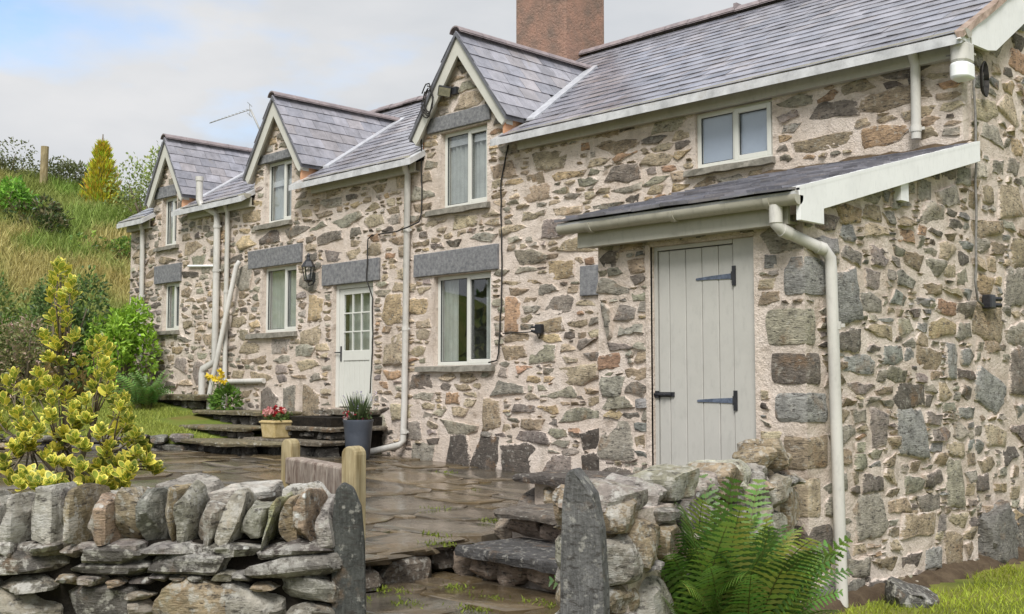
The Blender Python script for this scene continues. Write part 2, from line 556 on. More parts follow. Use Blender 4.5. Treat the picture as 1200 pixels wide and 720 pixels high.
class Packer:
    """fills a mask (True = free) with rectangles, large to small; wall coordinates u, v in metres"""
    def __init__(s, u0, v0, free, cell):
        s.u0, s.v0, s.cell = u0, v0, cell
        s.free = free.copy()
        s.out = []
    def mark(s, u, v, w, h):
        i0, j0 = int(round((v - s.v0) / s.cell)), int(round((u - s.u0) / s.cell))
        i1, j1 = i0 + int(round(h / s.cell)), j0 + int(round(w / s.cell))
        s.free[max(i0, 0):max(i1, 0), max(j0, 0):max(j1, 0)] = False
    def manual(s, u, v, w, h, col=None):
        s.out.append((u, v, w, h, col))
        s.mark(u, v, w, h)
    def fill(s, rng, n, wr, hr, gap, asp=None, tries=9, cand=18):
        fails = 0
        H, W = s.free.shape
        while n > 0 and fails < tries:
            w = rng.uniform(*wr)
            h = rng.uniform(*hr)
            if asp: h = min(hr[1], max(hr[0], w / rng.uniform(*asp)))
            cw, ch = max(1, int(round((w + gap) / s.cell))), max(1, int(round((h + gap) / s.cell)))
            sat = np.zeros((H + 1, W + 1), np.int32)
            sat[1:, 1:] = np.cumsum(np.cumsum(~s.free, 0, dtype=np.int32), 1)
            if ch > H or cw > W: return
            q = sat[ch:, cw:] - sat[:-ch, cw:] - sat[ch:, :-cw] + sat[:-ch, :-cw]
            ys, xs = np.nonzero(q == 0)
            if len(ys) == 0:
                fails += 1
                continue
            # place several well apart from the same free map
            k = min(len(ys), cand * 6)
            pickd = [rng.randrange(len(ys)) for _ in range(k)]
            best = []
            for p in pickd:
                y, x = ys[p], xs[p]
                y0, y1, x0, x1 = max(y - 1, 0), min(y + ch + 1, H), max(x - 1, 0), min(x + cw + 1, W)
                best.append((-(sat[y1, x1] - sat[y0, x1] - sat[y1, x0] + sat[y0, x0]), y, x))
            best.sort()
            done = 0
            for b, y, x in best[:max(3, cand // 3)]:
                if s.free[y:y + ch, x:x + cw].all():
                    s.free[y:y + ch, x:x + cw] = False
                    s.out.append((s.u0 + (x + .5 * gap / s.cell) * s.cell, s.v0 + (y + .5 * gap / s.cell) * s.cell, w, h, None))
                    done += 1
                    n -= 1
                    if n <= 0: break
        return

def stone_mesh(rng, w, h, e, expo, n=12, rot=None):
    """flattened angular stone: local u, v, w(outwards), edge factor; returns verts and faces"""
    rot = rng.gauss(0, .045) if rot is None else rot
    ca, sa = math.cos(rot), math.sin(rot)
    nc = rng.choice((4, 5, 5, 6, 6, 7)) if expo > 2.1 else rng.choice((5, 6, 7))
    base = [math.atan2(h, w), math.pi - math.atan2(h, w), math.pi + math.atan2(h, w), -math.atan2(h, w) + 2 * math.pi]
    ang = [t + rng.gauss(0, .25) for t in base]
    while len(ang) < nc: ang.append(rng.uniform(0, 2 * math.pi))
    ang.sort()
    cor = []
    for t in ang:
        c, s_ = math.cos(t) * h, math.sin(t) * w          # towards rectangle
        m = max(abs(math.cos(t)) / (w / 2), abs(math.sin(t)) / (h / 2))
        u, v = math.cos(t) / m, math.sin(t) / m
        el = 1 / math.sqrt((math.cos(t) / (w / 2)) ** 2 + (math.sin(t) / (h / 2)) ** 2)
        k = min(1, max(0, (expo - 1.6) / 2.2))
        eu, ev = el * math.cos(t), el * math.sin(t)
        q = rng.uniform(1.02, 1.2)
        cor.append(((u * k + eu * (1 - k)) * q, (v * k + ev * (1 - k)) * q))
    an = []
    m = len(cor)
    for i in range(m):
        p, q = cor[i], cor[(i + 1) % m]
        L_ = math.hypot(q[0] - p[0], q[1] - p[1])
        an.append(p)
        ns = max(1, min(5, int(L_ / .065)))
        for k in range(1, ns + 1):
            if k == ns: break
            t = (k + rng.uniform(-.3, .3)) / ns
            d = rng.uniform(-.045, .075) * min(L_, .28) if ns < 3 else rng.uniform(-.05, .06) * min(L_, .28)
            an.append((p[0] + (q[0] - p[0]) * t + (q[1] - p[1]) / L_ * d, p[1] + (q[1] - p[1]) * t - (q[0] - p[0]) / L_ * d))
    an = [(u * ca - v * sa, u * sa + v * ca) for u, v in an]
    n = len(an)
    sz = math.hypot(w, h)
    tu, tv = rng.gauss(0, .5) * e / (w / 2), rng.gauss(.1, .45) * e / (h / 2)
    V, F = [], []
    for sc, d, al in ((1.03, -.03, 0), (1.0, e * .30, .12), (.90, e * .9, .62), (.55, e, 1)):
        for (u, v) in an:
            j = rng.uniform(-.22, .22) * e if d > 0 else 0
            V.append((u * sc, v * sc, d + j + (tu * u + tv * v if d > 0 else 0), al))
    V.append((0, 0, e * rng.uniform(.85, 1.25), 1))
    for a in range(3):
        for k in range(n):
            F.append((a * n + k, a * n + (k + 1) % n, (a + 1) * n + (k + 1) % n, (a + 1) * n + k))
    for k in range(n):
        F.append((3 * n + k, 3 * n + (k + 1) % n, len(V) - 1))
    return V, F

def to_wall(O, U, N, pts):
    O, U, N = np.array(O, float), np.array(U, float), np.array(N, float)
    P = np.array(pts, float)
    return O + P[:, :1] * U + P[:, 1:2] * np.array((0, 0, 1.0)) + P[:, 2:3] * N

class Wall:
    """a mortared face at O + u*U + v*Z with outward normal N"""
    def __init__(s, O, U, N, u0, u1, v0, v1, inside, openings, step=.035, seed=1, flat=()):
        s.O, s.U, s.N, s.u0, s.u1, s.v0, s.v1 = O, U, N, u0, u1, v0, v1
        s.inside, s.op, s.seed = inside, openings, seed
        s.cell = .02
        uu = np.arange(u0, u1, s.cell) + s.cell / 2
        vv = np.arange(v0, v1, s.cell) + s.cell / 2
        A, B = np.meshgrid(uu, vv)
        free = inside(A, B)
        for (a, b, c, d) in openings:
            free &= ~((A > a - .03) & (A < b + .03) & (B > c - .03) & (B < d + .03))
        s.pk = Packer(u0, v0, free, s.cell)
        s.step = step
        s.stones = []
    def mortar(s):
        us = set(np.round(np.arange(s.u0, s.u1, s.step), 4)) | {round(s.u0, 4), round(s.u1, 4)}
        vs = set(np.round(np.arange(s.v0, s.v1, s.step), 4)) | {round(s.v0, 4), round(s.v1, 4)}
        for (a, b, c, d) in s.op:
            us |= {round(a, 4), round(b, 4)}
            vs |= {round(c, 4), round(d, 4)}
        us, vs = np.array(sorted(us)), np.array(sorted(vs))
        A, B = np.meshgrid(us, vs)
        P = np.stack([A.ravel(), B.ravel(), np.full(A.size, s.seed * 7.3)], -1)
        d = .013 * fbm(P * (2.6, 4.5, 1), 3, s.seed) + .008 * fbm(P * (15, 18, 1), 3, s.seed + 3)
        d = d.reshape(A.shape)
        edge = np.ones_like(d)
        for (a, b, c, e) in s.op:
            dist = np.maximum(np.maximum(a - A, A - b), np.maximum(c - B, B - e))
            edge = np.minimum(edge, sst(dist, 0.0, .09))
        d = d * edge + .012 * (1 - edge)
        fade = np.minimum(sst(A - s.u0, 0, .05), sst(s.u1 - A, 0, .05))
        d = d * fade
        cu, cv = (us[:-1] + us[1:]) / 2, (vs[:-1] + vs[1:]) / 2
        CA, CB = np.meshgrid(cu, cv)
        keep = s.inside(CA, CB)
        for (a, b, c, e) in s.op:
            keep &= ~((CA > a) & (CA < b) & (CB > c) & (CB < e))
        idx = np.arange(A.size).reshape(A.shape)
        F = np.stack([idx[:-1, :-1], idx[:-1, 1:], idx[1:, 1:], idx[1:, :-1]], -1)[keep]
        used = np.unique(F)
        remap = -np.ones(A.size, int)
        remap[used] = np.arange(len(used))
        W = to_wall(s.O, s.U, s.N, np.stack([A.ravel(), B.ravel(), d.ravel()], -1)[used])
        F = remap[F]
        if np.dot(np.cross(s.U, (0, 0, 1)), s.N) < 0: F = F[:, ::-1]
        mb = MB()
        mb.add(W.tolist(), F.tolist())
        for (a, b, c, e) in s.op:      # plastered reveals
            q = [(a, c), (b, c), (b, e), (a, e)]
            m = 10
            for i in range(4):
                p0, p1 = q[i], q[(i + 1) % 4]
                pts = []
                for k in range(m + 1):
                    t = k / m
                    u, v = p0[0] + (p1[0] - p0[0]) * t, p0[1] + (p1[1] - p0[1]) * t
                    pts += [(u, v, .012), (u, v, -.30)]
                Wp = to_wall(s.O, s.U, s.N, pts)
                mb.add(Wp.tolist(), [(2 * k, 2 * k + 1, 2 * k + 3, 2 * k + 2) for k in range(m)])
        return mb
    def make(s, rng, colf, ef, expof):
        for (u, v, w, h, col) in s.pk.out:
            cu, cv = u + w / 2, v + h / 2
            V, F = stone_mesh(rng, w, h, ef(rng, w, h), expof(rng, cu, cv))
            P = to_wall(s.O, s.U, s.N, [(a + cu, b + cv, c) for a, b, c, _ in V])
            if np.dot(np.cross(s.U, (0, 0, 1)), s.N) < 0: F = [f[::-1] for f in F]
            C = to_wall(s.O, s.U, s.N, [(cu, cv, 0)])[0]
            x, y, dp = project(C)
            face = max(.02, -np.dot((C - (0, 0, EYE)) / np.linalg.norm(C - (0, 0, EYE)), s.N))
            inn = (-20 < x < 1220) and (-20 < y < 740)
            area = w * h * (FPX / max(dp, .5)) ** 2 * face * (1 if inn else .01)
            cc = col or colf(rng, cu, cv)
            s.stones.append((area, P, F, [cc + (q_[3],) for q_ in V], C))

def emit_stones(stones, root_of, mat, nmax=300, rest_parent=None, rest_name='rubble_stones', minpx=0):
    """the largest in the picture as single stones, the rest joined"""
    stones.sort(key=lambda t: -t[0])
    for i, (area, P, F, c, C, par) in enumerate(stones[:nmax]):
        mb = MB().add(P.tolist(), F, c)
        mb.build('stone', mat, par, True, origin=C, sharp=50)
    if len(stones) > nmax:
        mb = MB()
        for (area, P, F, c, C, par) in stones[nmax:]:
            mb.add(P.tolist(), F, c)
        mb.build(rest_name, mat, rest_parent, True, kind='stuff', sharp=50)

# ------------------------------------------------------------------ the cottage
XL, XR, YF, YB = -21.85, -4.56, 10.5, 18.4
EZ, EY, TP = 4.92, 10.25, .577                 # eave height, eave line, roof pitch
RY = 14.5
RZ = EZ + TP * (RY - EY)
def roofz(y): return EZ + TP * (y - EY)
DORM = [(-11.67, .96, 6.60, 5.31), (-16.38, .85, 6.56, 5.34), (-20.21, .70, 6.44, 5.33)]   # centre, half width, apex, foot height
cottage = empty('stone_cottage', (-13.2, 14.4, 0), 'long stone cottage with three gabled dormers and a wet slate roof', 'cottage')

# openings in the front wall: u0, u1, v0, v1
WIN = [('W1', -7.68, -6.65, 4.10, 4.745), ('W2', -12.30, -11.10, 1.90, 3.18), ('W3', -12.16, -11.18, 4.14, 5.24),
       ('W4', -16.80, -15.98, 4.40, 5.46), ('W5', -20.50, -19.93, 4.33, 5.28), ('W6', -16.85, -15.80, 2.52, 3.64), ('W7', -20.42, -19.76, 2.68, 3.60)]
DOOR = (-14.76, -13.72, 1.27, 3.22)
def front_inside(A, B):
    m = (B < EZ - .03)
    for (xc, hw, ap, ft) in DORM:
        k = (ap - .12 - B) / (ap - .12 - ft)
        m |= (np.abs(A - xc) < (hw - .08) * np.clip(k, 0, 1)) | ((np.abs(A - xc) < hw - .1) & (B < ft + .05))
    return m
front = Wall((0, YF, 0), (1, 0, 0), (0, -1, 0), XL, XR, -.1, 6.5, front_inside,
             [(a, b, c, d) for _, a, b, c, d in WIN] + [DOOR], seed=2)
rng = random.Random(11)
pk = front.pk
LINT = [(-12.72, -10.95, 3.19, 3.53), (-12.43, -11.11, 5.26, 5.485), (-17.0, -15.97, 5.46, 5.61), (-20.8, -19.95, 5.29, 5.52),
        (-17.28, -15.64, 3.645, 3.965), (-20.74, -19.70, 3.60, 3.96), (-15.05, -13.56, 3.22, 3.56), (-9.45, -8.6, 2.73, 3.11)]
SILLS = [(-7.80, -6.62, 4.02, 4.10), (-12.62, -11.02, 1.815, 1.90), (-12.42, -11.12, 4.05, 4.14), (-17.05, -15.95, 4.31, 4.40),
         (-20.72, -19.83, 4.25, 4.33), (-17.25, -15.76, 2.43, 2.52), (-20.62, -19.74, 2.60, 2.68)]
for (a, b, c, d) in LINT + SILLS: pk.mark(a - .02, c - .02, b - a + .04, d - c + .04)
pk.mark(-6.75, -.2, 2.3, 4.2)                    # behind the lean-to
for (u, v, w_, h_, c_) in [(-12.15, .40, .62, .52, 'black'), (-11.5, .36, .62, .56, 'black'), (-10.85, .34, .72, .50, 'black'), (-10.1, .34, .55, .40, 'purple'),
                           (-12.75, .42, .55, .36, 'grey'), (-11.35, 1.0, .46, .46, 'brown'), (-9.45, .36, .5, .42, 'black'), (-9.5, .82, .5, .28, 'black'),
                           (-15.62, 2.30, .62, .34, 'tan'), (-15.5, 2.68, .44, .44, 'ochre'), (-15.72, 3.16, .74, .30, 'grey'), (-13.5, 2.55, .5, .42, 'ochre'), (-13.5, 1.9, .62, .5, 'tan'),
                           (-12.86, 2.6, .42, .34, 'ochre'), (-17.75, 3.3, .62, .5, 'grey'), (-10.05, 2.95, .46, .30, 'ochre'), (-10.82, 2.35, .28, .46, 'rust'),
                           (-19.9, 1.75, .5, .48, 'purple'), (-19.2, 1.6, .45, .5, 'purple'), (-16.9, 1.1, .6, .5, 'dark'), (-16.2, 1.2, .5, .45, 'grey'), (-15.6, 1.05, .5, .6, 'brown'),
                           (-10.05, 1.42, .5, .2, 'green'), (-10.42, 4.25, .44, .16, 'brown'), (-9.2, 4.45, .66, .20, 'brown'), (-8.5, 4.22, .5, .16, 'tan'), (-5.6, 4.36, .8, .22, 'brown'), (-5.35, 4.66, .8, .2, 'dark')]:
    pk.manual(u, v, w_, h_, shade(rng, PAL[c_], .85, 1.2))
pk.fill(rng, 70, (.46, .82), (.13, .24), .03, (2.4, 4.8))
pk.fill(rng, 190, (.32, .56), (.09, .20), .028, (2.0, 4.4))
pk.fill(rng, 560, (.20, .40), (.07, .15), .02, (1.7, 4.2))
pk.fill(rng, 1000, (.12, .26), (.045, .10), .018, (1.5, 4.2))
pk.fill(rng, 650, (.09, .2), (.022, .05), .02, (2.5, 5.5))
def col_front(r, u, v):
    if v < 1.0: return pick(r, {'dark': 4, 'purple': 2, 'grey': 3, 'brown': 2})
    if u < -14: return pick(r, {'brown': 4, 'tan': 3, 'grey': 4, 'green': 2, 'dark': 1.5, 'ochre': 1.2, 'purple': 1.5})
    return pick(r, {'brown': 6, 'tan': 4, 'grey': 2.5, 'green': 2, 'dark': 1.2, 'ochre': 1.6, 'rust': 1, 'purple': 1})
def e_front(r, w, h): return min(.04, r.uniform(.010, .024) + .03 * max(0, h - .2))
front.make(rng, col_front, e_front, lambda r, u, v: r.choice((2.0, 2.3, 2.8, 3.4)) if v > 1.2 else r.choice((2.6, 3.4)))
fw = front.mortar().build('front_wall', MORTAR, cottage, True, sharp=40)

def gable_inside(A, B):
    return (B < EZ + TP * (np.minimum(A, 2 * RY - A) - EY) - .1)
gable = Wall((XR, 0, 0), (0, 1, 0), (1, 0, 0), YF, YB, -.35, RZ, gable_inside, [], step=.045, seed=5)
pk = gable.pk
for (u, v, w_, h_, c_) in [(11.6, .0, .7, .5, 'dark'), (10.56, 1.35, .74, .5, 'blue'), (11.4, 1.5, .6, .5, 'dark'), (10.6, 2.05, .6, .44, 'brown'), (11.3, 2.4, .6, .4, 'grey'),
                           (10.55, 3.05, .7, .26, 'brown'), (11.2, 3.3, .7, .36, 'tan'), (10.9, 3.9, .5, .3, 'grey'), (11.3, 4.3, .6, .3, 'tan')]:
    pk.manual(u, v, w_, h_, shade(rng, PAL[c_], .9, 1.2))
pk.fill(rng, 40, (.46, .7), (.18, .32), .03, (1.6, 2.8))
pk.fill(rng, 260, (.26, .48), (.10, .22), .022, (1.5, 3.0))
pk.fill(rng, 650, (.13, .28), (.05, .13), .02, (1.4, 3.2))
pk.fill(rng, 250, (.07, .15), (.025, .06), .024, (1.6, 4.5))
def col_gable(r, u, v): return pick(r, {'brown': 4, 'tan': 2, 'grey': 5, 'blue': 3, 'dark': 2, 'rust': .5, 'ochre': .8, 'green': 1.5, 'pale': .6})
gable.make(rng, col_gable, lambda r, w, h: min(.045, r.uniform(.012, .026) + .04 * max(0, h - .25)), lambda r, u, v: r.choice((2.0, 2.4, 2.8, 3.6)))
gw = gable.mortar().build('gable_wall', MORTAR, cottage, True, sharp=40)
emit_stones([s + (fw,) for s in front.stones] + [s + (gw,) for s in gable.stones], None, STONE, 300, cottage)

mb = MB()                                          # back and far gable walls, inner floor
mb.box(XL, XR - .3, YB - .4, YB, -.3, EZ)
mb.prism([(XL, YF + .32, -.3), (XL, YB - .4, -.3), (XL, YB - .4, EZ), (XL, RY, RZ - .12), (XL, YF + .32, EZ)], (.35, 0, 0))
mb.build('back_wall', MORTAR, cottage)
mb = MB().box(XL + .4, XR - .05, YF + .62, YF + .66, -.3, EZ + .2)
mb.build('dark_room_backing', ROOM, cottage)  # added dark sheet, stands in for the unlit room behind the panes

# lintels and sills
for i, (a, b, c, d) in enumerate(LINT):
    r = random.Random(100 + i)
    j = lambda: r.uniform(-.008, .008)
    y0, y1 = YF - .045, YF + .16
    p = [(a + j(), y0 + j(), c + j()), (b + j(), y0 + j(), c + j()), (b, y1, c), (a, y1, c), (a + j(), y0 + j(), d + j()), (b + j(), y0 + j(), d + j()), (b, y1, d), (a, y1, d)]
    MB().hexa(p).build('lintel', LINTEL, cottage, bevel=.01)
for i, (a, b, c, d) in enumerate(SILLS):
    r = random.Random(200 + i)
    mb = MB()
    n = 8
    v, f = [], []
    for k in range(n + 1):
        x = a + (b - a) * k / n
        v += [(x, YF - .085 + r.uniform(-.012, .012), c + r.uniform(-.008, .008)), (x, YF - .08 + r.uniform(-.012, .012), d - .012 + r.uniform(-.005, .005)), (x, YF + .06, d + .004), (x, YF + .06, c)]
    for k in range(n):
        for m in range(4):
            f.append((4 * k + m, 4 * k + 4 + m, 4 * k + 4 + (m + 1) % 4, 4 * k + (m + 1) % 4))
    f += [(3, 2, 1, 0), tuple(4 * n + m for m in range(4))]
    MB().add(v, f).build('sill', SILL, cottage)

def framebox(mb, a, b, c, d, t, y0, y1, tb=None):
    tb = tb or t
    mb.box(a, a + t, y0, y1, c, d); mb.box(b - t, b, y0, y1, c, d)
    mb.box(a + t, b - t, y0 + .001, y1 - .001, c, c + tb); mb.box(a + t, b - t, y0 + .001, y1 - .001, d - t, d)

def window(a, b, c, d, rec, mull, cover):
    y0 = YF + rec
    mb = MB()
    framebox(mb, a, b, c, d, .055, y0, y0 + .06)
    mx_ = a + (b - a) * mull
    mb.box(mx_ - .03, mx_ + .03, y0 + .002, y0 + .058, c + .055, d - .055)
    wf = mb.build('window', SAGE, cottage, bevel=.006)
    mb = MB()                                       # opening casement on the right
    framebox(mb, mx_ + .004, b - .03, c + .028, d - .03, .055, y0 - .022, y0 + .045)
    cas = mb.build('casement', SAGE, wf, bevel=.006)
    mb = MB().box(mx_ - .01, b - .01, y0 - .028, y0 - .002, c + .005, c + .027)
    mb.build('drip_rail', SAGE, wf)
    for (p, q_) in ((a + .055, mx_ - .03), (mx_ + .059, b - .085)):
        lo, hi = (c + .055, d - .055) if p < mx_ - .05 else (c + .083, d - .085)
        MB().box(p - .005, q_ + .005, y0 + .022, y0 + .026, lo - .005, hi + .005).build('pane', GLASS, wf)
        g = MB()
        framebox(g, p - .002, q_ + .002, lo - .002, hi + .002, .010, y0 + .010, y0 + .021)
        g.build('gasket', BLACK, wf)
    if cover == 'blind':
        MB().box(a + .03, b - .03, y0 + .050, y0 + .056, c + .02, d - .02).build('blind', BLIND, wf)
    else:
        mb = MB()
        def drape(x0, x1):
            n = max(6, int((x1 - x0) / .025))
            v = []
            for k in range(n + 1):
                x = x0 + (x1 - x0) * k / n
                y = y0 + .085 + .018 * math.sin(k * 1.9) + .01 * math.sin(k * .7)
                v += [(x, y, c), (x, y, d)]
            mb.add(v, [(2 * k, 2 * k + 2, 2 * k + 3, 2 * k + 1) for k in range(n)])
        wd = b - a
        if cover == 'full': drape(a + .03, b - .03)
        else:
            drape(a + .03, a + wd * .30); drape(b - wd * .22, b - .03)
        mb.build('curtain', CURTAIN, wf, True)
    return wf
window(*WIN[0][1:], .03, .5, 'blind')
window(*WIN[1][1:], .07, .54, 'sides')
window(*WIN[2][1:], .07, .53, 'full')
window(*WIN[3][1:], .07, .60, 'full')
window(*WIN[4][1:], .06, .55, 'full')
window(*WIN[5][1:], .07, .58, 'full')
window(*WIN[6][1:], .06, .55, 'full')

# front door
a, b, c, d = DOOR
y0 = YF + .05
mb = MB()
mb.box(a, a + .075, y0, y0 + .09, c, d); mb.box(b - .075, b, y0, y0 + .09, c, d); mb.box(a + .075, b - .075, y0 + .001, y0 + .089, d - .075, d)
door = mb.build('front_door', SAGE, cottage, bevel=.006)
la, lb, lz0, lz1 = a + .08, b - .08, c + .02, d - .08
gz0, gz1 = c + .90, d - .17
mb = MB()
st = .105
yl = y0 + .018
mb.box(la, la + st, yl, yl + .045, lz0, lz1); mb.box(lb - st, lb, yl, yl + .045, lz0, lz1)
mb.box(la + st, lb - st, yl + .001, yl + .044, gz1, lz1); mb.box(la + st, lb - st, yl + .001, yl + .044, gz0 - .16, gz0); mb.box(la + st, lb - st, yl + .001, yl + .044, lz0, lz0 + .17)
leaf = mb.build('door_leaf', SAGE, door, bevel=.005)
nb = 5
for k in range(nb):
    wb = (lb - la - 2 * st) / nb
    MB().box(la + st + k * wb + .003, la + st + (k + 1) * wb - .003, yl + .014, yl + .032, lz0 + .17, gz0 - .16).build('door_plank', SAGE, door, bevel=.004)
mb = MB()
for k in (1, 2):
    x = la + st + (lb - la - 2 * st) * k / 3
    mb.box(x - .010, x + .010, yl + .006, yl + .038, gz0, gz1)
    z = gz0 + (gz1 - gz0) * k / 3
    mb.box(la + st, lb - st, yl + .007, yl + .037, z - .010, z + .010)
mb.build('glazing_bars', SAGE, door)
MB().box(la + st, lb - st, yl + .020, yl + .024, gz0, gz1).build('pane', GLASS, door)
mb = MB().box(la + .03, la + .065, yl - .008, yl, gz0 - .17, gz0 + .07)
mb.tube([(la + .047, yl - .004, gz0 - .03), (la + .047, yl - .05, gz0 - .03), (la - .055, yl - .052, gz0 - .03)], .010, 8)
mb.build('door_handle', BLACK, door)
mb = MB()
mb.box(la + .05, lb - .05, yl + .15, yl + .16, c, d)
mb.build('door_curtain', CURTAIN, door)

# ------------------------------------------------------------------ roofs
def hidden_by_dormer(x, y, z, m=.12):
    for (xc, hw, ap, ft) in DORM:
        k = (ap - z) / (ap - ft)
        if abs(x - xc) < (hw + .02) * k - m and z < ap: return True
    return False
mb = MB()
cuts = sorted([(xc - hw + .12, xc + hw - .12) for xc, hw, _, _ in DORM])
segs, x = [], XL - .06
for p, q_ in cuts:
    segs += [(x, p, EY - .04), (p, q_, YF + .12)]
    x = q_
segs.append((x, XR + .13, EY - .04))
for (p, q_, ys) in segs:
    mb.hexa([(p, ys, roofz(ys) - .09), (q_, ys, roofz(ys) - .09), (q_, RY, RZ - .09), (p, RY, RZ - .09), (p, ys, roofz(ys)), (q_, ys, roofz(ys)), (q_, RY, RZ), (p, RY, RZ)])
yb = 2 * RY - EY
mb.hexa([(XL - .06, RY, RZ - .09), (XR + .13, RY, RZ - .09), (XR + .13, yb, EZ - .09), (XL - .06, yb, EZ - .09), (XL - .06, RY, RZ + .02), (XR + .13, RY, RZ + .02), (XR + .13, yb, EZ + .02), (XL - .06, yb, EZ + .02)], (.12, .115, .13))
roof = mb.build('main_roof', SLATE, cottage)

SL = []    # slates: (area, verts(8), tint, centre, parent)
def slate_col(r):
    k = r.random()
    base = (.275, .268, .298) if k < .6 else ((.235, .235, .27) if k < .85 else (.30, .28, .295))
    s = r.uniform(.82, 1.2)
    return tuple(c_ * s for c_ in base)
def slate(r, P0, A, B, Nn, w_, l_, t, parent, lift=.0, jag=.006):
    """P0 lower left corner, A along the course, B up the slope, Nn normal"""
    P0, A, B, Nn = (np.array(x_, float) for x_ in (P0, A, B, Nn))
    j = lambda s=jag: r.uniform(-s, s)
    ww = w_ - .006
    lo, hi = lift + t + .012 + abs(j(.004)), lift + .006
    tl = j(.004)
    a0, a1 = A * (.003), A * (.003 + ww)
    b0, b0b, b1 = B * j(), B * j(), B * l_
    v = [P0 + a0 + b0 + Nn * (lo - t + tl), P0 + a1 + b0b + Nn * (lo - t - tl), P0 + a1 + b1 + Nn * (hi - t), P0 + a0 + b1 + Nn * (hi - t),
         P0 + a0 + b0 + Nn * (lo + tl), P0 + a1 + b0b + Nn * (lo - tl), P0 + a1 + b1 + Nn * hi, P0 + a0 + b1 + Nn * hi]
    C = sum(v) / 8
    x_, y_, dp = project(C)
    vd = (C - (0, 0, EYE)) / np.linalg.norm(C - (0, 0, EYE))
    inn = (-10 < x_ < 1210) and (-10 < y_ < 730)
    area = w_ * l_ * (FPX / max(dp, .5)) ** 2 * max(.01, -float(np.dot(vd, Nn))) * (1 if inn else .01)
    return (area, v, slate_col(r), C, parent)
rng = random.Random(5)
sl = math.hypot(1, TP)
B_, N_ = np.array((0, 1, TP)) / sl, np.array((0, -TP, 1)) / sl
exp_ = .265
Ls = (RY - EY) * sl
k = 0
while k * exp_ < Ls - .1:
    s0 = k * exp_ - .02
    x = XL - .06 - (k % 2) * .165
    while x < XR + .13:
        w_ = .33
        x0, x1 = max(x, XL - .07), min(x + w_, XR + .14)
        yc, zc = EY + (s0 + .12) / sl, roofz(EY + (s0 + .12) / sl)
        if x1 - x0 > .05:
            front_cut = any(abs((x0 + x1) / 2 - xc) < hw - .02 for xc, hw, _, _ in DORM) and yc < YF + .4
            if not hidden_by_dormer((x0 + x1) / 2, yc, zc) and not front_cut:
                SL.append(slate(rng, (x0, EY + s0 / sl, roofz(EY + s0 / sl)), (1, 0, 0), B_, N_, x1 - x0, min(exp_ + .10, Ls - s0), .0065, roof))
        x += w_
    k += 1
